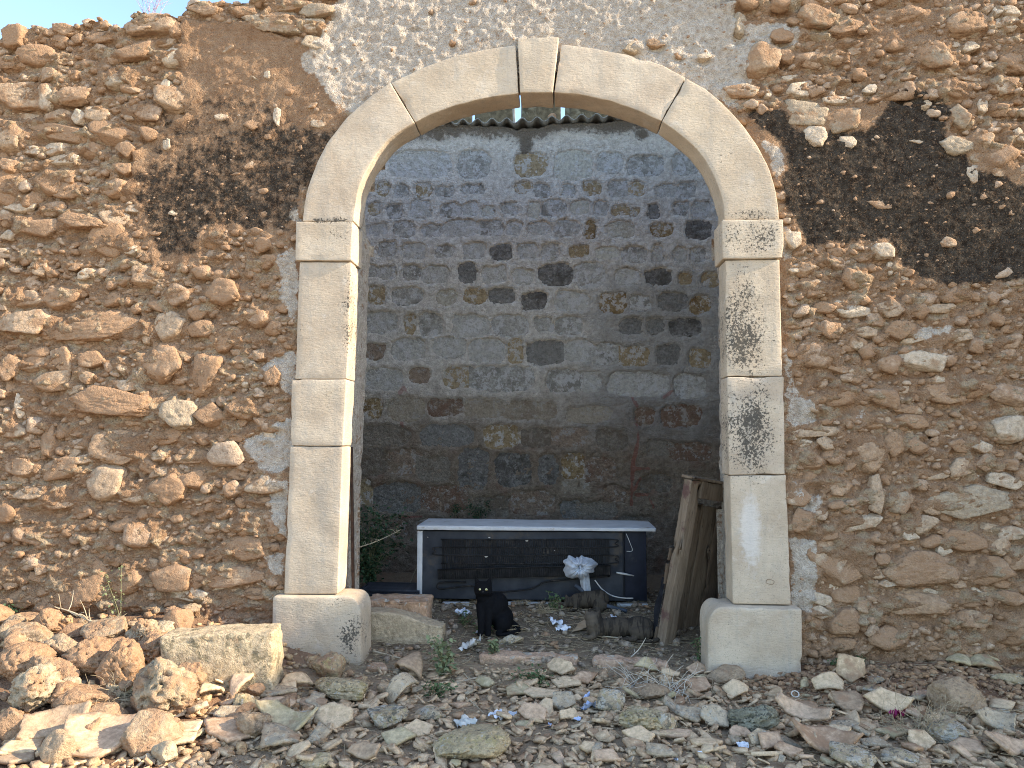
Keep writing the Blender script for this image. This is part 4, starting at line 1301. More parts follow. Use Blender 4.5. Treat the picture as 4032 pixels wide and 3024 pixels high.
# zoom, centre x, centre y, width, height in the photograph, kind, pit, label
ROCKS = [
 ('E', 1003, 405, 140, 165, 'red', .06, "upright reddish rock standing behind the pale cut block, against the wall"),
 ('E', 800, 455, 175, 150, 'pale', .20, "pale pitted rock, the upper of two stacked left of the cut block"),
 ('E', 838, 565, 205, 190, 'pale', .20, "pale pitted rock touching the left end of the cut block"),
 ('E', 550, 455, 230, 150, 'pale', .08, "broad pale rock at the back of the left rubble heap under the dry branch"),
 ('E', 655, 655, 225, 245, 'red', .16, "large reddish pitted rock in the middle of the left heap"),
 ('E', 455, 610, 250, 210, 'red', .16, "dark red crumbly rock leaning on the large reddish one in the left heap"),
 ('E', 875, 815, 345, 310, 'pale', .22, "largest deeply pitted rock of the left heap, below the cut block"),
 ('E', 815, 1060, 280, 225, 'tan', .05, "angular tan rock lying on the big curved roof tile at lower left"),
 ('E', 1052, 680, 215, 175, 'tan', .08, "rounded brown rock leaning against the face of the pale cut block"),
 ('E', 925, 738, 100, 66, 'pale', .02, "small smooth cream stone on top of the largest pitted rock"),
 ('E', 245, 690, 215, 175, 'tan', .12, "tan pitted rock at left, behind the yellowish hollow one"),
 ('E', 120, 815, 235, 230, 'pale', .22, "hollow yellowish pitted rock near the left edge of the heap"),
 ('E', 60, 650, 260, 190, 'red', .10, "broad reddish boulder cut by the left edge of the picture"),
 ('E', 110, 490, 230, 150, 'tan', .06, "long sloping tan rock high on the left heap"),
 ('E', 30, 450, 110, 110, 'tan', .03, "smooth pinkish tan rock at the far left top of the heap"),
 ('E', 95, 385, 190, 80, 'red', .06, "low reddish rock nearest the wall at far left"),
 ('E', 275, 400, 110, 60, 'red', .06, "small red lump between two larger rocks on the heap's crest"),
 ('E', 390, 425, 110, 70, 'red', .06, "small reddish rock beside the broad pale one on the heap's crest"),
 ('E', 320, 540, 180, 140, 'tan', .10, "brown shaded rock in the upper middle of the left heap"),
 ('E', 440, 850, 290, 150, 'red', .05, "flat topped reddish rock in front of the dry straw"),
 ('E', 560, 945, 200, 130, 'brown', .08, "dark brown rock above the curved tile at lower left"),
 ('E', 300, 1140, 150, 160, 'brown', .06, "dark rock wedged left of the big curved roof tile"),
 ('E', 30, 1000, 120, 150, 'tan', .08, "tan rock at the left edge just above the bottom shards"),
 ('E', 100, 1080, 90, 70, 'pale', .04, "pale knobbly stone near the lower left corner"),
 ('E', 940, 1150, 140, 130, 'pale', .06, "cream stone right of the tan rock on the big tile"),
 ('E', 1405, 835, 150, 140, 'yel', .10, "yellow lichened rock sheltered under the arched roof tile"),
 ('E', 1225, 765, 130, 66, 'pale', .06, "pale flat stone at the foot of the cut block"),
 ('E', 1950, 765, 345, 160, 'yel', .12, "long yellow lichened rock lying before the left base stone"),
 ('E', 1895, 625, 190, 215, 'yel', .08, "pointed grey rock standing against the left base stone"),
 ('E', 1720, 935, 230, 110, 'lich', .08, "low grey rock between two tiles, left of centre"),
 ('E', 1240, 400, 90, 66, 'red', .04, "little reddish stone lying on top of the cut block"),
 ('E', 1820, 1180, 190, 120, 'yel', .12, "pale lichened rock at the bottom edge left of centre"),
 ('H', 330, 655, 285, 215, 'lich', .10, "grey lichened rock right of the round grey shard"),
 ('H', 612, 640, 215, 140, 'lich', .08, "flat topped lichened stone with a terracotta chip on it"),
 ('H', 290, 350, 155, 115, 'pink', .08, "pink rock beside the left base stone at the threshold"),
 ('H', 870, 860, 500, 270, 'yel', .06, "big layered grey and yellow rock at the bottom, before the doorway"),
 ('H', 1120, 180, 165, 95, 'lich', .12, "hollow pale grey stone just in front of the black cat"),
 ('H', 1750, 560, 180, 205, 'lich', .08, "upright lichened stone in the middle of the shards"),
 ('H', 1985, 695, 370, 190, 'yel', .18, "large pitted grey rock right of centre among shards"),
 ('H', 2000, 520, 250, 120, 'brown', .05, "brown rock behind the large pitted one, below the wooden frame"),
 ('H', 30, 500, 120, 180, 'yel', .10, "yellow lichened rock at the foot of the left base stone"),
 ('F', 400, 552, 265, 150, 'tan', .05, "tan rock lying against the foot of the right base stone"),
 ('F', 590, 805, 320, 255, 'dark', .20, "dark grey green pitted boulder right of centre"),
 ('F', 1345, 665, 200, 90, 'lich', .08, "grey flat rock behind the big pale tile on the right"),
 ('F', 1320, 580, 95, 66, 'lich', .05, "small grey stone on the red earth below the right wall"),
 ('F', 1870, 690, 265, 280, 'brown', .08, "large brown grey rock on the right, behind the dry grass tuft"),
 ('F', 1815, 905, 250, 200, 'lich', .08, "lichen spotted rock beside the dry grass tuft at right"),
 ('F', 2150, 570, 170, 110, 'yel', .06, "layered grey rock at the right edge near the wall foot"),
 ('F', 1210, 1080, 260, 130, 'lich', .06, "whitish lichened rock at the bottom edge right of centre"),
 ('F', 45, 840, 130, 190, 'lich', .10, "lichened rock left of the dark boulder, by the shards"),
 ('F', 1610, 680, 120, 80, 'pink', .03, "small pinkish block of stone on the right before the mound"),
 ('F', 1490, 1080, 200, 90, 'lich', .06, "pale grey rock at the bottom edge below the dry grass tuft"),
 ('F', 1000, 775, 90, 80, 'brown', .04, "small brown stone between the two curved tiles at right"),
 ('F', 1770, 790, 90, 60, 'lich', .04, "small pale stone touching the large brown grey rock"),
 ('F', 2060, 770, 130, 90, 'lich', .08, "grey stone above the upturned grey shell, far right"),
]
for k, (z_, cx_, cy_, w_, h_, kind, pit, label) in enumerate(ROCKS):
    p, dist = onground(z_, cx_, min(cy_ + h_ * 0.46, (3024 - ZM[z_][1]) * ZM[z_][2] + 60))
    kk = dist / FPX / ZM[z_][2] * (1.12 if z_ == 'E' and cx_ < 1080 else 0.98)
    W_, Hs = w_ * kk, h_ * kk
    D_ = 0.8 * W_
    H_ = max(0.36 * W_, (Hs - (0.15 if z_ == 'E' and cx_ < 1080 else 0.40) * D_) / 0.92 * (1.0 if z_ == 'E' else 0.88))
    V, F = rock_v(3000 + k * 7, 5 if W_ > 0.2 else 4, planes=rng.randint(8, 13), rough=0.14 if pit > 0.1 else 0.08, pit=pit * 1.6, freq=2.0, sharp=18 if pit > 0.1 else 45)
    V = (V * np.array([W_, D_, H_])) @ rotm(0, rng.uniform(-0.15, 0.15), rng.uniform(-0.3, 0.3)).T
    y = p.y + D_ * 0.38
    z = gzs(p.x, p.y) - V[:, 2].min() - 0.10 * H_
    o = obj("rubble_rock", mesh_np("rubble_rock", V, F, RK[kind]), loc=(p.x, y, z))
    tag(o, label, "rock", CR)

# smaller rocks filling the heap
HR = [[mesh_np("heap_rock", rock_v(8800 + i, 4, 10, 0.14, 0.22, 2.0, 20)[0], ico(4)[1], RK[kd]) for i in range(j * 8, j * 8 + 8)] for j, kd in enumerate(('red', 'tan', 'pale'))]
for k in range(72):
    x, y = rng.uniform(-3.0, -0.95), -1.35 + 1.3 * rng.random()
    if x > -1.3 and y > -0.7:
        continue
    kd = rng.choice((0, 0, 1, 1, 2))
    s = rng.uniform(0.06, 0.15)
    o = obj("heap_rock", HR[kd][rng.randrange(8)], loc=(x, y, gzs(x, y) + s * 0.22 + rng.random() ** 2 * 0.05), rot=(rng.uniform(-.4, .4), rng.uniform(-.4, .4), rng.uniform(0, 6.28)),
            scale=(s * rng.uniform(0.9, 1.4), s, s * rng.uniform(0.6, 0.9)))
    tag(o, "%s %s rock %s" % ("fist sized" if s < 0.1 else "head sized", ("reddish", "tan", "pale pitted")[kd],
        "at the wall side of the left heap" if y > -0.6 else ("at the outer near side of the left heap" if x < -2 else "on the near side of the left heap")), "rock", "loose rocks of the left heap")

# the pale cut block on the left heap and the two blocks in the doorway
def cut_block(label, z_, cx_, cyb, w_, H_, D_, mat, rot, seed, noise=0.02, name="cut_stone", taper=0.0):
    p, dist = onground(z_, cx_, cyb)
    W_ = w_ * dist / FPX / ZM[z_][2]
    V, F = rbox(W_, D_, H_, 0.012, (30, 16, 18), noise * 0.7, 9.0, seed, 0.03)
    if taper:
        q = sstep(0.0, 1.0, (V[:, 0] / W_ + 0.5))
        top = V[:, 2] > 0
        V[:, 2] = np.where(top, V[:, 2] * (1 - taper * q ** 2.2), V[:, 2])
    V[:, 1] += 0.012 * fbm(V, 9, 4, 0.6, seed + 1)
    o = obj(name, mesh_np(name, V, F, mat), loc=(p.x, p.y + D_ * 0.5, p.z + H_ / 2 - 0.03), rot=rot)
    return tag(o, label, "stone block")


cut_block("pale rough cut stone block with grey lichen on the left rubble heap", 'E', 1240, 750, 590, 0.29, 0.22, tinted("greyish_cut_stone", (0.42, 0.345, 0.245), (0.52, 0.44, 0.335), 0.15, lichen=[(0.20, 0.18, 0.13), (0.5, 0.44, 0.33)], lich_amt=0.3), (0.0, -0.035, 0.10), 81, 0.02)
cut_block("long grey stone slab with a rounded end beside the left base stone", 'T', 515, 1490, 790, 0.22, 0.16, RK['pale'], (0, 0.01, 0.03), 82, 0.018, taper=0.75)
cut_block("pinkish stone block behind the grey slab just inside the doorway", 'T', 440, 1330, 640, 0.20, 0.24, RK['pink'], (0, 0.0, -0.03), 83, 0.018)
for z_, x0, y0, x1, y1, r_, lab in (('H', 935, 325, 1545, 335, 0.030, "long pinkish stone lintel half buried across the threshold"),
                                    ('H', 1640, 350, 2110, 372, 0.034, "reddish stone lintel half buried below the wooden frame")):
    a, da = onground(z_, x0, y0)
    b, db = onground(z_, x1, y1)
    L_ = (b - a).length
    V, F = rbox(L_, 0.12, 0.075, 0.014, (44, 10, 8), 0.022, 11, 90, 0.035)
    d = b - a
    o = obj("stone_lintel", mesh_np("stone_lintel", V, F, RK['pink']), loc=((a + b) / 2 + Vector((0, 0.03, 0.006))), rot=(0, -math.atan2(d.z, d.xy.length), math.atan2(d.y, d.x)))
    tag(o, lab, "lintel")


# ------------------------------------------------------------------ broken roof tiles
def tile_v(seed, L, W, R, th=0.014, seg=30, rings=4, jag=0.30):
    rs = np.random.RandomState(seed)
    m = rs.randint(4, 7)
    th_ = (np.arange(m) + rs.uniform(-0.3, 0.3, m)) * 2 * math.pi / m + rs.uniform(0, 6.28)
    c_, s_0 = np.cos(th_), np.sin(th_)
    f_ = (1.0 - jag * 0.6 * rs.rand(m)) / np.maximum(np.abs(c_), np.abs(s_0)) ** 0.75
    base = np.stack([c_ * f_, s_0 * f_], 1)
    per = [max(1, seg // m)] * m
    for i in range(seg - sum(per)):
        per[i % m] += 1
    B = np.concatenate([base[i] + (base[(i + 1) % m] - base[i]) * (np.arange(per[i]) / per[i])[:, None] for i in range(m)])
    B = B * (1 + (0.022 if seg > 10 else 0.0) * rs.randn(len(B), 1))
    seg = len(B)
    ring = np.concatenate([np.zeros((1, 2))] + [B * (k / rings) for k in range(1, rings + 1)])
    F = [(0, 1 + k, 1 + (k + 1) % seg) for k in range(seg)]
    Q = []
    for r in range(1, rings):
        a, b = 1 + (r - 1) * seg, 1 + r * seg
        for k in range(seg):
            Q.append((a + k, b + k, b + (k + 1) % seg, a + (k + 1) % seg))
    x, y = ring[:, 0] * W / 2, ring[:, 1] * L / 2
    if R:
        a_ = x / abs(R)
        s_ = 1 if R > 0 else -1
        nx, nz = np.sin(a_), np.cos(a_)
        px, pz = abs(R) * nx, abs(R) * (nz - 1)
        wob = 0.0025 * fbm(np.stack([x, y, 0 * x], 1), 14, 3, 0.5, seed % 50)
        top = np.stack([px + nx * th / 2, y, pz + nz * th / 2 + wob], 1)
        bot = np.stack([px - nx * th / 2, y, pz - nz * th / 2 + wob], 1)
        if s_ < 0:
            top[:, 2] *= -1
            bot[:, 2] *= -1
            top, bot = bot, top
    else:
        wob = 0.003 * fbm(np.stack([x, y, 0 * x], 1), 12, 3, 0.5, seed % 50)
        top = np.stack([x, y, th / 2 + wob], 1)
        bot = np.stack([x, y, -th / 2 + wob], 1)
    n = len(ring)
    V = np.concatenate([top, bot])
    faces = [tuple(f) for f in F] + [tuple(f) for f in Q] + [tuple(n + i for i in f[::-1]) for f in F] + [tuple(n + i for i in f[::-1]) for f in Q]
    e = 1 + (rings - 1) * seg
    faces += [(e + k, n + e + k, n + e + (k + 1) % seg, e + (k + 1) % seg) for k in range(seg)]
    return V, faces


# zoom, centre, size in the photograph, yaw, pitch (towards the viewer), roll, curve, colour, label
R_ = math.radians
TILES = [
 ('E', 585, 1100, 440, 240, 8, 14, 4, -0.30, 'pink', "big smooth tan roof tile piece at the lower left, a rock on it"),
 ('E', 320, 1020, 310, 200, 25, 30, -8, -0.25, 'brown', "pointed brown tile shard left of the big tan tile"),
 ('E', 140, 1130, 190, 90, 5, 5, 6, 0, 'tan', "flat tan shard near the lower left corner"),
 ('E', 90, 1180, 240, 80, -8, 2, 0, 0, 'brown', "dark flat slab piece in the lower left corner"),
 ('E', 1400, 775, 240, 110, 70, 0, 0, 0.10, 'pink', "arched barrel tile bridging over the yellow lichened rock"),
 ('E', 1235, 820, 130, 110, 80, 10, 20, 0.09, 'tan', "pale curved tile end left of the arched barrel tile"),
 ('E', 1595, 870, 270, 62, 4, 6, -2, 0, 'pink', "flat pinkish tile strip right of the arched tile"),
 ('E', 1350, 945, 205, 105, 8, 18, 3, 0, 'grey', "grey lichened flat shard below the arched tile"),
 ('E', 1665, 1000, 430, 160, -18, 24, 8, -0.16, 'olive', "long mossy edged tile trough sloping right, left of centre"),
 ('E', 1630, 1090, 330, 175, 62, 12, 0, 0.12, 'grey', "curved bluish grey lichened tile near the bottom left of centre"),
 ('E', 1945, 985, 245, 180, 0, 42, 0, 0, 'tan', "round edged grey tan plate leaning on a lichened rock"),
 ('E', 1325, 1040, 330, 120, -16, 6, 8, 0, 'pink', "thin tile strip slanting down right below the grey shard"),
 ('E', 1050, 1030, 220, 76, 8, 6, -4, 0, 'tan', "tan tile strip right of the angular tan rock, the upper one"),
 ('E', 1045, 1085, 180, 84, 4, 8, -3, 0, 'tan', "tan tile strip right of the angular tan rock, the lower one"),
 ('E', 1110, 825, 120, 44, 0, 4, 0, 0, 'pink', "small flat shard under the pale stone by the cut block"),
 ('E', 1815, 870, 155, 66, 8, 8, 3, 0, 'brown', "dark narrow shard above the long mossy trough"),
 ('E', 1740, 770, 200, 120, 50, 25, 10, 0.12, 'tan', "tan curved tile piece leaning left of the long yellow rock"),
 ('E', 1585, 795, 220, 80, 28, 4, 0, 0, 'grey', "grey weathered strip pointing up right beside the arched tile"),
 ('E', 2120, 1170, 190, 110, -20, 30, 0, -0.12, 'brown', "brown tile shard tipped up at the bottom, left of centre"),
 ('H', 455, 560, 260, 230, 60, 28, -12, 0.11, 'grey', "blue grey lichened barrel tile piece, tipped on edge before the doorway"),
 ('H', 490, 408, 270, 115, -24, 4, 0, 0.10, 'brown', "brown half barrel tile with a yellow broken edge near the threshold"),
 ('H', 545, 800, 170, 150, 25, 35, 0, 0, 'tan', "pale pointed tile shard left of the big layered rock"),
 ('H', 420, 855, 240, 160, -5, 22, 4, 0, 'olive', "mossy edged tan shard lower left of the big layered rock"),
 ('H', 30, 740, 260, 200, 0, 30, 0, 0, 'tan', "tan plate leaning on lichened stone, below the yellow rock"),
 ('H', 1430, 405, 170, 130, -35, 35, 6, 0.2, 'tan', "leaf shaped tan tile shard below the lintel"),
 ('H', 1310, 560, 230, 80, -4, 8, 4, 0, 'tan', "flat cream tan shard in the middle of the foreground"),
 ('H', 1165, 535, 130, 80, 15, 10, -5, 0, 'olive', "mossy little shard left of the flat cream one"),
 ('H', 1260, 690, 175, 130, -10, 28, 4, 0, 'pink', "squarish pinkish shard in the middle of the foreground"),
 ('H', 1450, 625, 165, 150, 6, 30, 0, 0, 'grey', "grey broad shard right of the squarish pinkish one"),
 ('H', 1470, 485, 160, 80, 22, 14, 0, 0, 'tan', "tan triangular shard above the grey broad one"),
 ('H', 1585, 465, 160, 100, 28, 18, 0, 0, 'pink', "pink tan shard left of the upright lichened stone"),
 ('H', 1985, 405, 160, 120, 35, 30, 10, 0.09, 'olive', "yellowish curved tile piece standing below the wooden frame"),
 ('H', 1480, 700, 130, 90, 30, 35, 0, 0, 'tan', "pointed shard next to a blue white scrap"),
 ('H', 1600, 905, 110, 80, 0, 20, 0, 0, 'tan', "small triangular shard at the bottom, right of the layered rock"),
 ('H', 1910, 830, 190, 110, -20, 20, 6, 0, 'tan', "worn shard below the large pitted grey rock"),
 ('H', 1720, 960, 170, 90, 10, 20, 0, 0, 'pink', "pinkish shard at the bottom edge in the centre right"),
 ('H', 2060, 930, 180, 110, -28, 22, 4, 0, 'grey', "greyish shard at the bottom right of the pitted rock"),
 ('H', 2090, 805, 260, 44, -3, 4, 0, 0, 'tan', "long thin tile strip right below the pitted grey rock"),
 ('F', 860, 830, 350, 120, -24, 30, 10, -0.16, 'pink', "curved tile trough sloping right of the dark boulder"),
 ('F', 1035, 655, 190, 130, 10, 34, -6, 0.12, 'tan', "rounded tan tile piece on the red earth, right"),
 ('F', 1165, 600, 150, 200, -10, 62, 10, 0.13, 'tan', "tall curved tile standing on end below the right wall"),
 ('F', 1375, 790, 300, 200, 4, 40, -4, -0.22, 'tan', "big pale yellowish tile piece, tipped up, on the right"),
 ('F', 1150, 765, 210, 130, 0, 18, 0, 0, 'brown', "brown flat plate in front of the tall standing tile"),
 ('F', 1095, 735, 110, 80, 20, 20, 0, 0, 'tan', "little tan shard with a pale edge before the standing tile"),
 ('F', 1010, 1015, 390, 190, 12, 20, 0, -0.17, 'pink', "large curved tile at the bottom right, holding another piece"),
 ('F', 1035, 985, 280, 130, 14, 24, 0, -0.20, 'tan', "tan tile piece nested inside the large curved one"),
 ('F', 670, 1015, 130, 150, 20, 35, 0, 0, 'pink', "pinkish shard left of the nested curved tiles"),
 ('F', 785, 1060, 160, 100, 6, 20, 0, 0, 'pink', "flat pink shard touching the nested curved tiles"),
 ('F', 2090, 1045, 260, 190, 40, 30, 12, -0.2, 'pink', "curved pinkish tile in the lower right corner"),
 ('F', 1590, 1010, 170, 130, 0, 35, 0, 0, 'tan', "round pale tile piece below the dry grass tuft"),
 ('F', 1415, 935, 190, 80, 14, 10, 0, 0, 'olive', "mossy strip left of the dry grass tuft"),
 ('F', 1120, 890, 170, 60, -12, 8, 0, 0, 'grey', "thin grey strip above the nested curved tiles"),
 ('F', 1815, 497, 120, 56, -24, 10, 0, 0.08, 'olive', "curved yellowish shard at the mound's top right"),
 ('F', 1965, 480, 180, 60, -18, 14, 0, 0.12, 'olive', "mossy curved tile, upper of the pair at right by the wall"),
 ('F', 1970, 520, 170, 70, -14, 12, 0, 0.12, 'olive', "mossy curved tile, lower of the pair at right by the wall"),
 ('F', 2050, 890, 250, 140, -26, 30, 10, -0.10, 'grey', "upturned smooth grey shell of a tile at far right"),
 ('F', 190, 845, 190, 110, -8, 22, 6, 0, 'grey', "lichened pink grey slab left of the dark boulder"),
 ('F', 330, 865, 190, 150, 0, 34, 0, 0, 'grey', "pale grey lichened plate touching the dark boulder"),
 ('F', 470, 700, 150, 110, 30, 30, -10, 0.1, 'tan', "tan curved shard behind the dark boulder"),
 ('F', 215, 665, 190, 110, 10, 20, 0, 0, 'pink', "pink shard by the dry roots, left of the dark boulder"),
 ('F', 225, 555, 120, 100, 25, 40, 0, 0, 'pink', "pink shard leaning at the foot of the right base stone"),
 ('F', 890, 640, 60, 130, 60, 70, 0, 0.06, 'olive', "narrow curved shard on edge beside the small nest of straw"),
 ('F', 600, 990, 120, 120, 20, 50, 0, 0, 'grey', "upright grey shard below the dark boulder"),
 ('F', 480, 940, 140, 80, 4, 16, 0, 0, 'pink', "flat rosy shard below the grey lichened plate"),
 ('F', 100, 950, 230, 50, -4, 6, 0, 0, 'pink', "long rosy strip at left of the pink flat shards"),
 ('F', 280, 1000, 200, 50, 2, 6, 0, 0, 'tan', "cream strip of tile lying near the bottom, right of centre"),
 ('F', 1860, 1030, 150, 90, -20, 12, 0, 0, 'pink', "reddish strip left of the lower right corner tile"),
 ('F', 1310, 1000, 170, 60, -6, 8, 0, 0, 'grey', "dark slate grey strip behind the whitish bottom rock"),
]
for k, (z_, cx_, cy_, w_, h_, yaw, pit, roll, R0, kind, label) in enumerate(TILES):
    p, dist = onground(z_, cx_, cy_)
    kk = dist / FPX / ZM[z_][2]
    view = math.atan2(CAM.z - p.z, dist)
    W_, Dp = w_ * kk, h_ * kk / math.sin(min(view + R_(pit), 1.5))
    c, s = abs(math.cos(R_(yaw))), abs(math.sin(R_(yaw)))
    W2 = max(0.06, min(0.5, W_ * c + Dp * s)) if c > 0.5 else max(0.06, min(0.45, Dp))
    L2 = max(0.05, min(0.5, Dp * c)) if c > 0.5 else max(0.06, min(0.5, W_))
    L2 *= 0.82
    V, F = tile_v(700 + k, L2, W2 * 0.93, R0, 0.015, 40, 5)
    V = V @ rotm(R_(pit), R_(roll), R_(yaw)).T
    z = gzs(p.x, p.y) + 0.006 - 0.75 * V[:, 2].min() + 0.012
    o = obj("roof_tile_piece", mesh_np("roof_tile_piece", V, F, TL[kind], smooth=False), loc=(p.x, p.y, z))
    tag(o, label, "tile", CT)

# smaller shards, strewn: a few shapes shared between them
kinds = ['tan', 'tan', 'pink', 'tan', 'grey', 'brown', 'olive']
SH = []
for k in range(28):
    V, F = tile_v(5000 + k, 1.0, rng.uniform(0.55, 0.95), rng.choice([0, 0, 0.9, 1.3, -1.1]), rng.uniform(0.10, 0.16), 16, 2, 0.42)
    SH.append(mesh_np("tile_shard", V, F, TL[kinds[k % 7]], smooth=False))
ZONES = [("strewn on the ground in the middle before the doorway", 95, (-0.75, 1.25), (-0.95, -0.12)),
         ("lying in the nearest strip of ground before the doorway", 60, (-0.75, 1.25), (-1.5, -0.95)),
         ("strewn before the right base stone and mound", 55, (1.25, 2.0), (-1.45, -0.45)),
         ("strewn at the far right below the mound", 40, (2.0, 2.8), (-1.45, -0.45)),
         ("strewn below the left rubble heap", 50, (-2.1, -0.75), (-1.45, -0.55))]
CN = {'tan': "tan", 'pink': "pinkish", 'grey': "grey lichened", 'brown': "brown", 'olive': "mossy yellowish"}
for lab, n, (x0, x1), (y0, y1) in ZONES:
    for _ in range(n):
        x, y = rng.uniform(x0, x1), y0 + (y1 - y0) * rng.random() ** 1.15
        s = rng.choice([0.05, 0.065, 0.08, 0.1, 0.13]) * rng.uniform(0.8, 1.25)
        i = rng.randrange(28)
        o = obj("tile_shard", SH[i], loc=(x, y, gzs(x, y) + 0.005 + rng.random() ** 2 * 0.035),
                rot=(rng.gauss(0, 0.28) + 0.12, rng.gauss(0, 0.25), rng.uniform(0, 6.28)), scale=(s, s, s))
        tag(o, "%s %s clay shard %s" % ("tiny" if s < 0.062 else ("hand sized" if s > 0.1 else "small"), CN[kinds[i % 7]], lab), "shard", "small clay shards on the ground")


# the rest of the carpet of broken clay: too many and too small to pick apart
its, rn = [], []
pro = [tile_v(6000 + i, 1.0, rng.uniform(0.5, 0.95), rng.choice([0, 0, 1.0, -1.2]), rng.uniform(0.10, 0.18), 6, 1, 0.45) for i in range(16)]
pro = [(V, np.array([f if len(f) == 4 else (*f, f[-1]) for f in F])) for V, F in pro]
pts_ = []
for k in range(3400):
    x, y = rng.uniform(-1.9, 2.9), -1.6 + 1.5 * rng.random() ** 1.1
    if x < -0.8 and y > -0.75:
        continue
    if x > 1.3 and y > -0.5 and rng.random() < 0.85:
        continue
    pts_.append((x, y))
for (x, y), z in zip(pts_, gz(np.array([q[0] for q in pts_]), np.array([q[1] for q in pts_]))):
    V, F = rng.choice(pro)
    s = 0.018 + 0.075 * rng.random() ** 1.5
    V = (V * s) @ rotm(rng.gauss(0.1, 0.4), rng.gauss(0, 0.35), rng.uniform(0, 6.28)).T + np.array([x, y, z + 0.004 + 0.012 * rng.random()])
    its.append((V, F))
    rn.append(np.full(len(V), rng.random()))
V, F = merge(its)
tri = [tuple(dict.fromkeys(f)) for f in F.tolist()]
tag(obj("clay_crumbs", mesh_np("clay_crumbs", V, tri, tinted("clay_crumb_tone", (0.44, 0.31, 0.205), (0.62, 0.49, 0.35), 0.1, use_attr=True, bumpd=0.002), {"rnd": np.concatenate(rn)}, smooth=False)),
    "carpet of small broken clay crumbs covering the foreground", "clay crumbs", kind="stuff")


# crumbs, gravel and straw that nobody could count
def scatter_rocks(n, fn, smin, smax, seed, sub=1):
    r = random.Random(seed)
    its, rn = [], []
    pro = [rock_v(9000 + seed * 50 + i, sub, 8, 0.08) for i in range(12)]
    for _ in range(n):
        x, y = fn(r)
        s = smin + (smax - smin) * r.random() ** 2.2
        V, F = pro[r.randrange(12)]
        V = (V * np.array([s * r.uniform(0.8, 1.5), s, s * r.uniform(0.45, 0.9)])) @ rotm(r.uniform(-.5, .5), r.uniform(-.5, .5), r.uniform(0, 6.3)).T
        its.append((V + np.array([x, y, 0]), F))
        rn.append((x, y, s, len(V), r.random()))
    zz = gz(np.array([q[0] for q in rn]), np.array([q[1] for q in rn]))
    for (V, F), q, z in zip(its, rn, zz):
        V[:, 2] += z + q[2] * 0.22
    V, F = merge(its)
    return V, F, np.concatenate([np.full(q[3], q[4]) for q in rn])


GRV = tinted("gravel_tone", (0.38, 0.27, 0.18), (0.60, 0.48, 0.35), 0.2, use_attr=True)
V, F, at = scatter_rocks(2600, lambda r: (r.uniform(-1.4, 2.9), r.uniform(-1.75, 0.15)), 0.008, 0.035, 1)
tag(obj("gravel", mesh_np("gravel", V, F, GRV, {"rnd": at}, smooth=False)), "loose gravel and crumbs of stone among the shards", "gravel", kind="stuff")
V, F, at = scatter_rocks(1900, lambda r: (r.uniform(1.25, 3.1), -0.04 - abs(r.gauss(0, 0.38))), 0.008, 0.045, 2)
tag(obj("red_clods", mesh_np("red_clods", V, F, tinted("clod_tone", (0.30, 0.175, 0.10), (0.46, 0.30, 0.19), 0.5, use_attr=True), {"rnd": at}, smooth=False)),
    "reddish clods and pebbles on the earth mound under the right wall", "clods", kind="stuff")
V, F, at = scatter_rocks(1300, lambda r: (r.uniform(-3.1, -0.75), r.uniform(-1.6, 0.0)), 0.012, 0.06, 3)
tag(obj("heap_clods", mesh_np("heap_clods", V, F, tinted("heap_clod_tone", (0.38, 0.23, 0.13), (0.56, 0.42, 0.27), 0.4, use_attr=True), {"rnd": at}, smooth=False)),
    "tan crumbs and clods filling the left rubble heap", "clods", kind="stuff")
V, F, at = scatter_rocks(1500, lambda r: (r.uniform(-1.3, 1.7), r.uniform(0.0, 1.5)), 0.008, 0.055, 4)
tag(obj("floor_crumbs", mesh_np("floor_crumbs", V, F, stone_mat("floor_crumb_tone", (0.15, 0.11, 0.075), (0.40, 0.32, 0.24), 0.2, use_attr=True), {"rnd": at}, smooth=False)), "crumbs of stone and rubbish on the floor inside", "debris", kind="stuff")
its = []
for k in range(3200):
    x, y = rng.uniform(-1.2, 2.6), rng.uniform(-1.5, 0.1)
    if rng.random() < 0.62:
        x, y = rng.uniform(-1.0, 1.25), rng.uniform(-0.35, 1.15)
    L_, a = rng.uniform(0.03, 0.16), rng.uniform(0, 6.28)
    its.append((x, y, L_, a, rng.uniform(-0.25, 0.35), rng.uniform(-0.03, 0.03), rng.uniform(0.0006, 0.0017)))
zz = gz(np.array([q[0] for q in its]), np.array([q[1] for q in its]))
tb = []
for (x, y, L_, a, el, bend, r0), z in zip(its, zz):
    d = np.array([math.cos(a), math.sin(a)])
    pts = [(x + d[0] * L_ * t - d[1] * bend * t * t, y + d[1] * L_ * t + d[0] * bend * t * t, z + 0.014 + L_ * math.sin(el) * t * (1 - 0.5 * t)) for t in (0, 0.35, 0.7, 1)]
    tb.append(tube(pts, r0, 3, False))
V, F = merge(tb)
M['straw'] = simple_mat("dry_straw", (0.30, 0.22, 0.13), (0.52, 0.42, 0.27), 30, 0.9, 0.2, 0.002)
tag(obj("straw_litter", mesh_np("straw_litter", V, F, M['straw'])), "dry straw and twigs littering the ground through the doorway", "straw", kind="stuff")

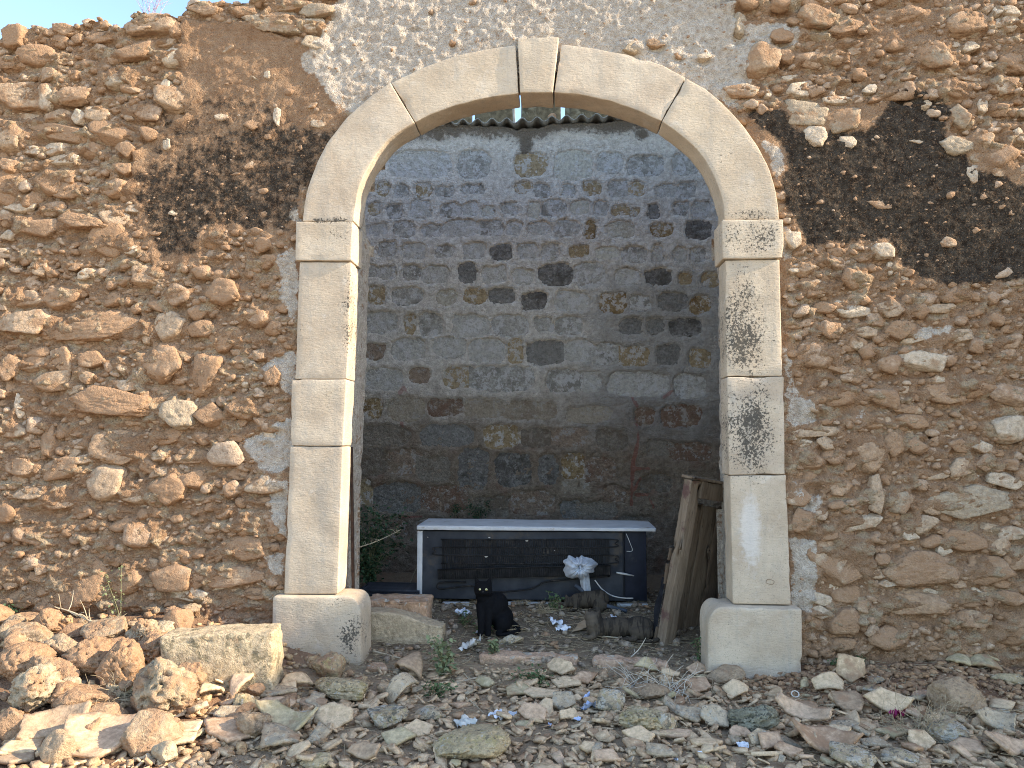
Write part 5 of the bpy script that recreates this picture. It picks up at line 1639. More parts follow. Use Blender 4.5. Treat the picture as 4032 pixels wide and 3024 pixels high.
# ------------------------------------------------------------------ the old refrigerator lying on its side
M['white_metal'] = simple_mat("white_enamel", (0.47, 0.47, 0.465), (0.60, 0.60, 0.595), 6, 0.45, 0.15, 0.002, 0.4, dirt=(0.26, 0.20, 0.14), dirt_amt=0.25)
M['panel'] = simple_mat("dark_back_panel", (0.020, 0.023, 0.030), (0.050, 0.053, 0.060), 7, 0.65, 0.2, 0.002, 0.3, dirt=(0.085, 0.066, 0.048), dirt_amt=0.35)
M['navy'] = simple_mat("navy_recess", (0.006, 0.008, 0.016), (0.014, 0.017, 0.030), 10, 0.6, 0.2, 0.002, 0.3, dirt=(0.05, 0.045, 0.04), dirt_amt=0.1)
M['black'] = simple_mat("black_coil", (0.008, 0.008, 0.008), (0.026, 0.023, 0.022), 25, 0.7, 0.2, 0.002, 0.2, dirt=(0.06, 0.05, 0.04), dirt_amt=0.25)
M['cable_white'] = simple_mat("pale_cable", (0.45, 0.43, 0.40), (0.56, 0.54, 0.50), 20, 0.6, 0.1, 0.001)
FY = 0.95
f_tl, f_br = onplane('J', 92, 185, FY), onplane('J', 2005, 812, FY)
FW, FH = f_br.x - f_tl.x, f_tl.z - f_br.z
fr0 = Vector((f_tl.x, FY, f_br.z))
fridge = thing("refrigerator", "old refrigerator lying on its side, showing its dark back and cooling coil", "refrigerator", fr0)


def fj(x, y, dy=0.0):
    """zoom J pixel -> refrigerator coordinates"""
    p = onplane('J', x, y, FY)
    return Vector((p.x - fr0.x, dy, p.z - fr0.z))


def fbox(name, x0, y0, x1, y1, ya, yb, mat, parent=None, r=0.003, noise=0.0, rot=None, n=(3, 2, 2)):
    a, b = fj(x0, y0), fj(x1, y1)
    V, F = rbox(b.x - a.x, yb - ya, a.z - b.z, r, n, noise, 9, 3)
    return obj(name, mesh_np(name, V, F, mat), parent or fridge, loc=((a.x + b.x) / 2, (ya + yb) / 2, (a.z + b.z) / 2), rot=rot)


fbox("cabinet", 128, 190, 2003, 790, 0.05, 0.46, M['panel'])
bp = fbox("back_panel", 132, 192, 1800, 772, 0.004, 0.046, M['panel'], noise=0.004, n=(20, 2, 10))
fbox("recess_panel", 1812, 200, 2000, 772, 0.030, 0.047, M['navy'])
V, F = rbox(fj(2065, 0).x - fj(90, 0).x, 0.50, 0.016, 0.004, (24, 8, 2), 0.006, 3, 5)
a = fj(90, 152)
sp_ = obj("side_panel", mesh_np("side_panel", V, F, M['white_metal']), fridge, loc=(a.x + (fj(2065, 0).x - a.x) / 2, 0.225, a.z - 0.004), rot=(0, 0.004, 0))
fbox("lip", 92, 152, 2063, 192, -0.030, -0.018, M['white_metal'], n=(20, 2, 2), noise=0.003)
es = fbox("edge_strip", 92, 190, 130, 788, -0.008, 0.046, M['white_metal'])
for x0, x1 in ((300, 520), (840, 1320)):
    fbox("bottom_strip", x0, 782, x1, 812, -0.006, 0.04, M['white_metal'])
fbox("bottom_strip", 1745, 792, 2003, 822, -0.02, 0.04, M['white_metal'], rot=(0, -0.01, 0))
# cooling coil: fins in four rows between a bent tube
coil = obj("cooling_coil", None, fridge)
rows = [(262, 318), (328, 383), (393, 452), (462, 512)]
for y0, y1 in rows:
    its = []
    x = 300.0
    r2 = random.Random(y0)
    while x < 1680:
        wd = 7 if r2.random() > 0.12 else 18
        p, q = fj(x, y0), fj(x + wd, y1)
        V, F = rbox(q.x - p.x, 0.006, p.z - q.z, 0.0008, (2, 2, 2))
        its.append((V + np.array([(p.x + q.x) / 2, -0.012 + r2.uniform(-.002, .002), (p.z + q.z) / 2]), F))
        x += 16 if wd == 7 else 32
    V, F = merge(its)
    o = obj("fin_row", mesh_np("fin_row", V, F, M['black'], smooth=False), fridge)
path = []
ys = [258, 322, 388, 456]
for k, yy in enumerate(ys):
    xs = (290, 1690) if k % 2 == 0 else (1690, 290)
    path += [fj(xs[0], yy, -0.02), fj((xs[0] + xs[1]) / 2, yy + 2, -0.02), fj(xs[1], yy, -0.02)]
    if k < 3:
        yn = (yy + ys[k + 1]) / 2
        path.append(fj(xs[1] + (40 if xs[1] > 1000 else -42), yn, -0.02))
V, F = tube(smooth_path(path, 130), 0.0045, 6)
obj("coil_tube", mesh_np("coil_tube", V, F, M['black']), fridge)
bpy.data.objects.remove(coil)
# the strip of coil torn loose, hanging aslant
p0, p1 = fj(270, 540, -0.045), fj(1690, 505, -0.05)
its = []
Ls = (p1 - p0).length
V, F = rbox(Ls, 0.012, 0.072, 0.004, (30, 2, 3), 0.003, 6, 9)
its.append((V, F))
for k in range(78):
    V, F = rbox(0.006, 0.010, 0.066, 0.001)
    its.append((V + np.array([-Ls / 2 + Ls * (k + 0.5) / 78, -0.009, 0]), F))
V, F = tube([(-Ls / 2, -0.016, 0.034), (0, -0.016, 0.036), (Ls / 2, -0.016, 0.034)], 0.005, 6)
its.append((V, F))
V, F = merge(its)
obj("loose_fin_strip", mesh_np("loose_fin_strip", V, F, M['black']), fridge, loc=(p0 + p1) / 2, rot=(0, -math.atan2(p1.z - p0.z, p1.x - p0.x), 0))
V, F = tube(smooth_path([fj(1690, 560, -.02), fj(1200, 600, -.03), fj(1090, 640, -.03), fj(1000, 670, -.03), fj(700, 690, -.03), fj(540, 640, -.03), fj(300, 665, -.03), fj(262, 640, -.03), fj(300, 612, -.03), fj(500, 612, -.02)], 80), 0.0065, 6)
obj("coil_tube", mesh_np("coil_tube", V, F, M['black']), fridge)
V, F = tube(smooth_path([fj(1560, 585, -.06), fj(1620, 660, -.06), fj(1700, 712, -.06), fj(1790, 732, -.06), fj(1875, 735, -.06)], 30), 0.0045, 6)
obj("cable", mesh_np("cable", V, F, M['cable_white']), fridge)
V, F = tube(smooth_path([fj(1825, 215, .01), fj(1855, 290, -.01), fj(1873, 352, -.01), fj(1828, 360, .0)], 24), 0.0025, 5)
obj("cable", mesh_np("cable", V, F, M['cable_white']), fridge)
V, F = tube([fj(1740, 530, -.03), fj(1800, 540, -.03), fj(1885, 556, -.03)], [0.006, 0.008, 0.004], 6)
obj("valve_pipe", mesh_np("valve_pipe", V, F, M['cable_white']), fridge)
# scuffs: small flakes on the back
for x, y, s in ((690, 243, .016), (1000, 270, .022), (665, 402, .026), (1230, 350, .01), (180, 240, .012)):
    V, F = rock_v(int(x), 2)
    obj("paint_flake", mesh_np("paint_flake", V * np.array([s, 0.003, s * 0.5]), F, M['cable_white']), fridge, loc=fj(x, y, -0.016))

# thick dark hose on the floor in front of it
a, da = onground('J', 1830, 872)
V, F = tube(smooth_path([onplane('J', 1400, 640, FY - .07), onplane('J', 1500, 715, FY - .1), onplane('J', 1620, 795, FY - .16), a + Vector((0, 0, .012))], 24), 0.013, 8)
tag(obj("rubber_hose", mesh_np("rubber_hose", V, F, simple_mat("grey_rubber", (0.04, 0.05, 0.065), (0.08, 0.09, 0.11), 15, 0.7))), "thick dark hose running from the white bag down to the floor", "hose")

# the knotted translucent white bag
tb_ = NT("thin_white_plastic", 0.5, 0.3)
n_ = tb_.noise(14, 5, 0.6)
tr = tb_.n("BsdfTranslucent")
tr.inputs[0].default_value = (0.80, 0.83, 0.88, 1)
tp_ = tb_.n("BsdfTransparent")
mx, mx2 = tb_.n("MixShader"), tb_.n("MixShader")
tb_.b.inputs["Base Color"].default_value = (0.80, 0.82, 0.86, 1)
tb_.put(tb_.b.inputs["Normal"], tb_.bump(tb_.noise(40, 4, 0.6), 0.4, 0.006))
mx.inputs[0].default_value = 0.35
tb_.put(mx.inputs[1], tb_.b.outputs[0])
tb_.put(mx.inputs[2], tr.outputs[0])
tb_.put(mx2.inputs[0], tb_.math('MULTIPLY', tb_.step(n_, 0.35, 0.75), 0.45))
tb_.put(mx2.inputs[1], mx.outputs[0])
tb_.put(mx2.inputs[2], tp_.outputs[0])
tb_.t.links.new(mx2.outputs[0], tb_.t.nodes["Material Output"].inputs["Surface"])
M['bag'] = tb_.m
kn = onplane('J', 1438, 478, FY - 0.10)
bagt = thing("plastic_bag", "knotted translucent white bag hanging on the refrigerator's back", "bag", kn)
nr, na = 16, 96
TH = np.linspace(0, 2 * math.pi, na, endpoint=False)
px_m = FPX * 2.1067 / 5.45
rad_t = (105 + 28 * np.cos(2 * TH) - 14 * np.sin(TH) + 26 * np.clip(-np.sin(TH), 0, 1) * (np.cos(TH) < 0.2) + 10 * np.sin(5 * TH + 1) + 6 * np.sin(11 * TH)) / px_m
vv = []
for i in range(nr):
    t = i / (nr - 1)
    fold = 0.012 * np.cos(13 * TH + 2 * np.sin(3 * TH)) * t * (1.2 - t) * 2
    y = -0.012 - 0.075 * np.sin(math.pi * min(1, t * 0.95) ** 0.8) + fold + 0.05 * t * t
    r = rad_t * (0.06 + 0.94 * t) * (1 + 0.05 * np.cos(13 * TH) * t)
    vv.append(np.stack([r * np.cos(TH), y, r * np.sin(TH)], 1))
V = np.concatenate(vv)
F = [(i * na + k, i * na + (k + 1) % na, (i + 1) * na + (k + 1) % na, (i + 1) * na + k) for i in range(nr - 1) for k in range(na)]
obj("puff", mesh_np("puff", V, np.array(F), M['bag']), bagt)
V, F = rock_v(321, 4, 12, 0.12)
obj("knot", mesh_np("knot", V * np.array([0.022, 0.03, 0.05]), F, M['bag']), bagt, loc=(0.008, -0.035, -0.012), rot=(0, -0.4, 0))
tl_ = []
for i in range(18):
    t = i / 17
    for j in range(9):
        u = j / 8 - 0.5
        tl_.append((0.028 + (0.075 - 0.012 * t) * u + 0.022 * t, 0.02 - 0.02 * math.cos(9 * u + 2 * t), -0.055 - 0.165 * t - 0.02 * u))
obj("tail", mesh_np("tail", np.array(tl_), gridf(18, 9), M['bag']), bagt)

# ------------------------------------------------------------------ the wooden frame leaning at the right
def wood_mat(name, c0, c1, maroon=False):
    t = NT(name, 0.85, 0.15)
    v = t.co((9, 9, 0.8))
    g = t.noise(4.5, 7, 0.7, v, 0.6)
    col = t.mix(t.step(g, 0.3, 0.7), c0, c1)
    col = t.mix(t.math('MULTIPLY', t.step(t.noise(11, 5, 0.6, v), 0.58, 0.7), 0.6), col, tuple(c * 0.35 for c in c0))
    if maroon:
        col = t.mix(t.step(t.noise(5, 6, 0.7, t.co(loc=(2, 5, 1))), 0.54, 0.66), col, (0.13, 0.072, 0.06))
    return t.done(col, t.bump(t.noise(6, 7, 0.7, v), 0.8, 0.006))


M['wood'] = wood_mat("old_wood", (0.12, 0.086, 0.057), (0.22, 0.165, 0.112))
M['wood_m'] = wood_mat("old_wood_painted", (0.165, 0.12, 0.08), (0.28, 0.212, 0.148), True)
M['wood_d'] = wood_mat("old_wood_dark", (0.085, 0.06, 0.04), (0.17, 0.12, 0.08))
d0 = onplane('S', 150, 1545, 0.36)
door = thing("wooden_frame", "broken wooden door frame with planks leaning behind the right base stone", "door frame", (d0.x, d0.y, d0.z - 0.01), rot=(0, math.radians(10.5), 0))
uu = Vector((0.83, 0.56, 0)).normalized()
nn = Vector((uu.y, -uu.x, 0))
YAWD = math.atan2(uu.y, uu.x)


def dbox(name, u0, u1, n0, n1, z0, z1, mat, parent=None, noise=0.004, seed=0, tilt=0.0, chip=0.02):
    V, F = rbox(u1 - u0, n1 - n0, z1 - z0, 0.004, (4, 3, 22) if z1 - z0 > 0.4 else (18, 3, 5), noise, 8, seed, chip)
    c = uu * (u0 + u1) / 2 + nn * (n0 + n1) / 2
    return obj(name, mesh_np(name, V, F, mat), parent or door, loc=(c.x, c.y, (z0 + z1) / 2), rot=(0, tilt, YAWD))


DH = 1.165
dbox("stile", 0.0, 0.085, -0.012, 0.060, 0.0, DH - 0.02, M['wood_m'], noise=0.007, seed=1, chip=0.03)
dbox("stile", 0.72, 0.80, -0.012, 0.060, 0.0, DH - 0.02, M['wood'], noise=0.005, seed=2)
dbox("rail", 0.086, 0.72, 0.0, 0.075, DH - 0.125, DH - 0.015, M['wood'], seed=3)
dbox("cap_board", -0.01, 0.82, -0.03, 0.085, DH - 0.014, DH + 0.006, M['wood_m'], seed=4)
dbox("rail", 0.086, 0.72, 0.0, 0.07, 0.02, 0.13, M['wood_d'], seed=5)
for k in range(5):
    dbox("plank", 0.088 + 0.127 * k, 0.088 + 0.127 * (k + 1) - 0.006, -0.035, -0.014, 0.0, DH - 0.16 - 0.012 * (k % 2), M['wood'] if k < 2 else M['wood_d'], seed=10 + k)
# torn bits of board along its outer edge
for k, (z0, z1, w) in enumerate(((0.06, 0.20, .014), (0.47, 0.60, .016), (0.62, 0.70, .012))):
    dbox("splinter", -0.014, 0.012, -0.014 - w, -0.013, z0, z1, M['wood_d'], seed=20 + k, tilt=random.Random(k).uniform(-.08, .08), noise=0.006, chip=0.02)
M['felt'] = simple_mat("black_felt", (0.008, 0.008, 0.010), (0.022, 0.022, 0.026), 14, 0.95, 0.5, 0.008)
its = []
for t in np.linspace(0, 1, 40):
    for j, u_ in enumerate(np.linspace(0, 1, 7)):
        w = 0.020 + 0.035 * (1 - t) * (0.5 + 0.5 * math.sin(11 * t + 1.0))
        its.append((-0.012 - w * u_ + 0.0 * t, 0.03 + 0.03 * u_ + 0.008 * math.sin(17 * t + 3 * u_), 0.005 + 0.50 * t))
obj("torn_felt", mesh_np("torn_felt", np.array(its), gridf(40, 7), M['felt']), door)

# ------------------------------------------------------------------ black plastic crate, iron bar
M['plastic'] = simple_mat("black_plastic", (0.014, 0.015, 0.020), (0.03, 0.032, 0.04), 12, 0.5, 0.1, 0.002, 0.4, dirt=(0.13, 0.11, 0.09), dirt_amt=0.15)
c0, c1 = onplane('T', 75, 950, 0.92), onplane('T', 690, 950, 0.92)
CW, CH, CD = c1.x - c0.x, 0.17, 0.30
crate = thing("plastic_crate", "black slatted plastic crate lying upside down left of the refrigerator", "crate", (c0.x, 0.92, c0.z - CH))


def cbox(name, x0, x1, y0, y1, z0, z1):
    V, F = rbox(x1 - x0, y1 - y0, z1 - z0, 0.003)
    return obj(name, mesh_np(name, V, F, M['plastic']), crate, loc=((x0 + x1) / 2, (y0 + y1) / 2, (z0 + z1) / 2))


for y in (0, CD - 0.012):
    cbox("rim", 0, CW, y, y + 0.014, CH - 0.018, CH)
    cbox("wall", 0.006, CW - 0.006, y + 0.003, y + 0.009, 0.01, CH - 0.02)
for x in (0, CW - 0.014):
    cbox("end_wall", x, x + 0.014, 0.016, CD - 0.014, 0.0, CH - 0.002)
for k in range(9):
    cbox("slat", 0.016, CW - 0.016, 0.022 + 0.030 * k, 0.036 + 0.030 * k, CH - 0.012, CH - 0.004)
for k in range(8):
    x = 0.02 + (CW - 0.05) * k / 7
    cbox("rib", x, x + 0.008, -0.006, -0.001, 0.005, CH - 0.02)
a, b = onplane('N', 337, 838, 0.22), onplane('N', 344, 1350, 0.22)
V, F = rbox(0.014, 0.03, a.z - b.z + 0.3, 0.002, (2, 2, 20), 0.002, 20, 1)
tag(obj("iron_bar", mesh_np("iron_bar", V, F, simple_mat("rusty_iron", (0.04, 0.025, 0.018), (0.10, 0.055, 0.035), 30, 0.85, 0.5, 0.003)), loc=((a.x + b.x) / 2, 0.22, (a.z + b.z) / 2 - 0.15), rot=(0, math.atan2(a.x - b.x, a.z - b.z), 0)),
    "thin rusty iron bar standing inside the left jamb", "bar")


# ------------------------------------------------------------------ cats
def body_mesh(name, prims, voxel, mat, smooth_it=6):
    """balls, limbs and cones fused into one continuous skin"""
    its = []
    S, SF = ico(3)
    for pr in prims:
        if pr[0] == 'e':
            _, c, r, e = pr
            its.append(((S * np.array(r)) @ rotm(*e).T + np.array(c), SF))
        elif pr[0] == 'l':
            P = smooth_path(pr[1], 4 * len(pr[1]))
            Rr = np.interp(np.linspace(0, 1, len(P)), np.linspace(0, 1, len(pr[2])), pr[2])
            for c, r in zip(P, Rr):
                its.append((ico(2)[0] * r + c, ico(2)[1]))
            V, F = tube(P, Rr, 10)
            F = np.concatenate([F[:, [0, 1, 2]], F[:, [0, 2, 3]]])
            its.append((V, F))
        elif pr[0] == 'c':
            _, base, tip, r, flat = pr
            V, F = tube([base, np.array(base) * 0.5 + np.array(tip) * 0.5, tip], [r, r * 0.62, r * 0.12], 10)
            F = np.concatenate([F[:, [0, 1, 2]], F[:, [0, 2, 3]]])
            c = np.array(base)
            V = c + (V - c) * np.array([1, flat, 1])
            its.append((V, F))
    V, F = merge(its)
    me = mesh_np(name, V, F)
    tmp = bpy.data.objects.new("tmp_body", me)
    COL.objects.link(tmp)
    m = tmp.modifiers.new("r", 'REMESH')
    m.mode = 'VOXEL'
    m.voxel_size = voxel
    m2 = tmp.modifiers.new("s", 'SMOOTH')
    m2.factor, m2.iterations = 0.5, smooth_it
    dg = bpy.context.evaluated_depsgraph_get()
    out = bpy.data.meshes.new_from_object(tmp.evaluated_get(dg))
    bpy.data.objects.remove(tmp)
    out.name = name
    n = len(out.vertices)
    co = np.empty(n * 3, np.float32)
    out.vertices.foreach_get("co", co)
    co = co.reshape(-1, 3)
    no = np.empty(n * 3, np.float32)
    out.vertices.foreach_get("normal", no)
    co += no.reshape(-1, 3) * (0.0022 * fbm(co, 90, 2, 0.6, 2))[:, None]
    out.vertices.foreach_set("co", co.ravel())
    out.polygons.foreach_set("use_smooth", np.ones(len(out.polygons), bool))
    out.materials.clear()
    out.materials.append(mat)
    out.update()
    return out


def fur(name, base, dark=None, pale=None, scale=15.0):
    t = NT(name, 0.8, 0.12)
    t.b.inputs["Sheen Weight"].default_value = 0.06
    t.b.inputs["Sheen Tint"].default_value = (*[min(1, c * 2 + 0.05) for c in base], 1)
    n = t.noise(120, 4, 0.7, t.co((1, 1, 0.35)))
    col = t.mix(n, tuple(c * 0.7 for c in base), tuple(min(1, c * 1.35) for c in base))
    if dark:
        st_ = t.noise(8, 3, 0.6, t.co((6.5, 1.0, 1.3)), 0.8)
        col = t.mix(t.math('MULTIPLY', t.step(st_, 0.47, 0.60), 0.75), col, dark)
    if pale:
        sp2 = t.n("SeparateXYZ")
        t.put(sp2.inputs[0], t.co())
        col = t.mix(t.math('MULTIPLY', t.step(t.math('ADD', sp2.outputs[0], t.math('MULTIPLY', n, 0.03)), -0.10, -0.15), 0.6), col, pale)
    return t.done(col, t.bump(t.noise(160, 3, 0.7, t.co((1, 1, 0.3))), 0.5, 0.004))


M['fur_black'] = fur("black_fur", (0.0045, 0.0045, 0.0055))
M['fur_tabby'] = fur("tabby_fur", (0.070, 0.055, 0.040), (0.020, 0.016, 0.013), (0.14, 0.11, 0.08))
M['eye'] = NT("cat_eye", 0.15, 0.6).done((0.80, 0.74, 0.36))  # eyeshine put into the base colour as a bright yellow
M['pupil'] = NT("cat_pupil", 0.2, 0.5).done((0.005, 0.005, 0.005))
M['nose'] = NT("cat_nose", 0.5, 0.3).done((0.02, 0.016, 0.016))

p, dist = onground('J', 705, 1075)
prims = [('e', (0.060, 0.020, 0.085), (0.078, 0.085, 0.088), (0, 0, 0)), ('e', (0.020, 0.005, 0.150), (0.082, 0.074, 0.110), (0, 0.32, 0)),
         ('e', (-0.030, -0.018, 0.185), (0.070, 0.062, 0.080), (0, 0.2, 0)), ('e', (-0.052, -0.030, 0.235), (0.056, 0.050, 0.048), (0, 0, 0)),
         ('e', (-0.056, -0.048, 0.286), (0.060, 0.054, 0.051), (0, 0, 0)), ('e', (-0.050, -0.092, 0.272), (0.026, 0.022, 0.019), (0, 0, 0)),
         ('e', (-0.085, -0.060, 0.268), (0.028, 0.030, 0.026), (0, 0, 0)), ('e', (-0.020, -0.060, 0.268), (0.028, 0.030, 0.026), (0, 0, 0)),
         ('c', (-0.092, -0.040, 0.318), (-0.107, -0.040, 0.362), 0.024, 0.55), ('c', (-0.020, -0.040, 0.320), (-0.008, -0.040, 0.364), 0.024, 0.55),
         ('l', [(-0.068, -0.040, 0.175), (-0.066, -0.075, 0.09), (-0.066, -0.088, 0.02)], [0.036, 0.024, 0.020]),
         ('l', [(-0.018, -0.045, 0.165), (-0.018, -0.080, 0.09), (-0.018, -0.092, 0.02)], [0.036, 0.024, 0.020]),
         ('e', (-0.068, -0.104, 0.014), (0.021, 0.030, 0.015), (0, 0, 0)), ('e', (-0.018, -0.108, 0.014), (0.021, 0.030, 0.015), (0, 0, 0)),
         ('e', (0.072, -0.040, 0.065), (0.055, 0.056, 0.066), (0, 0, 0)), ('e', (0.050, -0.095, 0.016), (0.022, 0.042, 0.017), (0, 0, 0.2)),
         ('l', [(0.125, 0.05, 0.05), (0.165, 0.03, 0.025), (0.165, -0.05, 0.02), (0.12, -0.11, 0.018), (0.06, -0.135, 0.018)], [0.022, 0.018, 0.017, 0.016, 0.011])]
cat = thing("cat", "black cat sitting upright and facing the camera before the refrigerator", "cat", (p.x, p.y + 0.07, gzs(p.x, p.y + 0.07) - 0.002), group="cats in the doorway")
obj("body", body_mesh("black_cat_body", prims, 0.0055, M['fur_black']), cat)
S3, SF3 = ico(3)
for ex in (-0.071, -0.031):
    e = obj("eye", mesh_np("eye", S3 * np.array([0.0082, 0.006, 0.0072]), SF3, M['eye']), cat, loc=(ex, -0.0965, 0.292))
    obj("pupil", mesh_np("pupil", S3 * np.array([0.0022, 0.002, 0.0062]), SF3, M['pupil']), e, loc=(0, -0.0052, 0))
obj("nose", mesh_np("nose", S3 * np.array([0.006, 0.005, 0.0045]), SF3, M['nose']), cat, loc=(-0.050, -0.1135, 0.280))

p, dist = onground('K', 1650, 735)
prims = [('e', (0.14, 0.03, 0.080), (0.10, 0.078, 0.080), (0, 0, 0)), ('e', (0.00, 0.02, 0.078), (0.14, 0.070, 0.076), (0, 0, 0)), ('e', (-0.125, 0.00, 0.082), (0.070, 0.066, 0.076), (0, 0.2, 0)),
         ('e', (-0.140, -0.005, 0.115), (0.062, 0.060, 0.055), (0, 0, 0)), ('e', (-0.152, 0.005, 0.152), (0.056, 0.055, 0.047), (0, 0, 0)), ('e', (-0.182, 0.045, 0.142), (0.024, 0.026, 0.020), (0, 0, 0)),
         ('c', (-0.186, 0.0, 0.178), (-0.198, 0.0, 0.214), 0.022, 0.55), ('c', (-0.118, -0.002, 0.180), (-0.106, -0.002, 0.216), 0.022, 0.55),
         ('l', [(-0.13, -0.04, 0.05), (-0.17, -0.05, 0.02), (-0.21, -0.03, 0.016)], [0.028, 0.02, 0.016]), ('l', [(-0.12, 0.05, 0.05), (-0.19, 0.06, 0.02), (-0.23, 0.06, 0.016)], [0.028, 0.02, 0.016]),
         ('e', (0.15, -0.045, 0.055), (0.075, 0.040, 0.055), (0, 0, 0)), ('l', [(0.10, -0.075, 0.02), (0.02, -0.08, 0.017)], [0.020, 0.016]),
         ('l', [(0.23, 0.03, 0.05), (0.27, -0.02, 0.02), (0.22, -0.09, 0.016), (0.12, -0.11, 0.015)], [0.022, 0.017, 0.015, 0.010])]
cat2 = thing("cat", "tabby cat lying with its head turned away beside the wooden frame", "cat", (p.x, p.y + 0.07, gzs(p.x, p.y + 0.07) - 0.002), group="cats in the doorway")
obj("body", body_mesh("lying_tabby_body", prims, 0.0055, M['fur_tabby']), cat2, scale=(1.0, 1.0, 0.84))
p, dist = onground('K', 1320, 428)
prims = [('e', (0.09, 0.02, 0.070), (0.075, 0.065, 0.068), (0, 0, 0)), ('e', (0.02, 0.01, 0.072), (0.10, 0.056, 0.058), (0, -0.1, 0)), ('e', (-0.055, 0.0, 0.062), (0.055, 0.05, 0.052), (0, 0, 0)),
         ('e', (-0.112, -0.012, 0.055), (0.040, 0.040, 0.036), (0, 0, 0)), ('e', (-0.142, -0.03, 0.042), (0.018, 0.018, 0.015), (0, 0, 0)),
         ('c', (-0.130, -0.005, 0.080), (-0.138, -0.005, 0.112), 0.016, 0.55), ('c', (-0.090, -0.012, 0.084), (-0.082, -0.012, 0.114), 0.016, 0.55),
         ('l', [(-0.06, -0.035, 0.05), (-0.07, -0.05, 0.02), (-0.10, -0.06, 0.012)], [0.024, 0.017, 0.013]), ('e', (0.095, -0.045, 0.045), (0.056, 0.030, 0.045), (0, 0, 0)),
         ('l', [(0.08, -0.07, 0.014), (0.02, -0.075, 0.013)], [0.016, 0.013]), ('l', [(0.155, 0.03, 0.04), (0.19, 0.0, 0.02), (0.17, -0.06, 0.015)], [0.018, 0.014, 0.010])]
cat3 = thing("cat", "tabby cat crouching with its head down against the refrigerator", "cat", (p.x, p.y + 0.05, gzs(p.x, p.y + 0.05) - 0.002), group="cats in the doorway")
obj("body", body_mesh("crouching_tabby_body", prims, 0.0055, M['fur_tabby']), cat3)


# ------------------------------------------------------------------ plants
def leaf_mat(name, c0, c1):
    t = NT(name, 0.6, 0.25)
    n = t.noise(40, 3, 0.6)
    return t.done(t.mix(t.mix(0.5, n, t.attr("rnd")), c0, c1))


M['leaf'] = leaf_mat("green_leaf", (0.045, 0.085, 0.030), (0.12, 0.17, 0.065))
M['leaf_d'] = leaf_mat("dark_leaf", (0.022, 0.050, 0.022), (0.06, 0.105, 0.045))
M['leaf_p'] = leaf_mat("pale_leaf", (0.13, 0.16, 0.075), (0.26, 0.28, 0.14))
M['stem'] = simple_mat("green_stem", (0.16, 0.16, 0.08), (0.28, 0.26, 0.14), 30, 0.8, 0.1, 0.001)
M['twig'] = simple_mat("dry_twig", (0.36, 0.28, 0.18), (0.54, 0.45, 0.32), 30, 0.9, 0.3, 0.002)
M['root'] = simple_mat("pale_root", (0.50, 0.43, 0.34), (0.66, 0.59, 0.48), 30, 0.9, 0.3, 0.002)
M['violet'] = simple_mat("violet_twig", (0.36, 0.29, 0.34), (0.50, 0.40, 0.44), 30, 0.9, 0.1, 0.001)


def leaves_v(r, c, n, spread, size, updown=0.4):
    V, F, rn = [], [], []
    for _ in range(n):
        q = np.array([r.gauss(0, spread[0]), r.gauss(0, spread[1]), r.gauss(0, spread[2])]) + c
        s = size * r.uniform(0.6, 1.3)
        Mx = rotm(r.uniform(-1.0, 0.5), r.uniform(-0.6, 0.6), r.uniform(0, 6.28))
        L = np.array([(0, 0, 0), (0.32, 0.5, 0.06), (0, 1.1, -0.12), (-0.32, 0.5, 0.06), (0, 0.5, -0.03)]) * s
        b = len(V)
        V += list(L @ Mx.T + q)
        F += [(b, b + 1, b + 4), (b + 1, b + 2, b + 4), (b + 2, b + 3, b + 4), (b + 3, b, b + 4)]
        rn += [r.random()] * 5
    return V, F, rn


def plant(name, label, base, height, stems, lean, leaf_n, leaf_s, mat, cat_, seed, spread=0.03, group=None):
    r = random.Random(seed)
    root = thing(name, label, cat_, base, group=group)
    tb, V, F, rn = [], [], [], []
    for _ in range(stems):
        a, l = r.uniform(0, 6.28), lean * r.uniform(0.3, 1.2)
        h_ = height * r.uniform(0.55, 1.0)
        pts = [(math.cos(a) * l * t ** 1.4 + r.uniform(-.004, .004), math.sin(a) * l * 0.7 * t ** 1.4, h_ * t - 0.02 * (t == 0)) for t in (0, 0.3, 0.6, 0.85, 1)]
        P = smooth_path(pts, 9)
        tb.append(tube(P, list(np.linspace(0.0028, 0.001, 9)), 4, False))
        for k in range(1, 9):
            v, f, q = leaves_v(r, P[k], max(1, leaf_n // 8), (spread, spread, spread * 0.7), leaf_s)
            F += [tuple(i + len(V) for i in ff) for ff in f]
            V += v
            rn += q
    VV, FF = merge(tb)
    obj("stem", mesh_np("stem", VV, FF, M['stem']), root)
    obj("leaves", mesh_np("leaves", np.array(V), np.array(F), mat, {"rnd": rn}), root)
    return root


def gpt(z_, x, y, dz=-0.005):
    p, d = onground(z_, x, y)
    return Vector((p.x, p.y, p.z + dz))


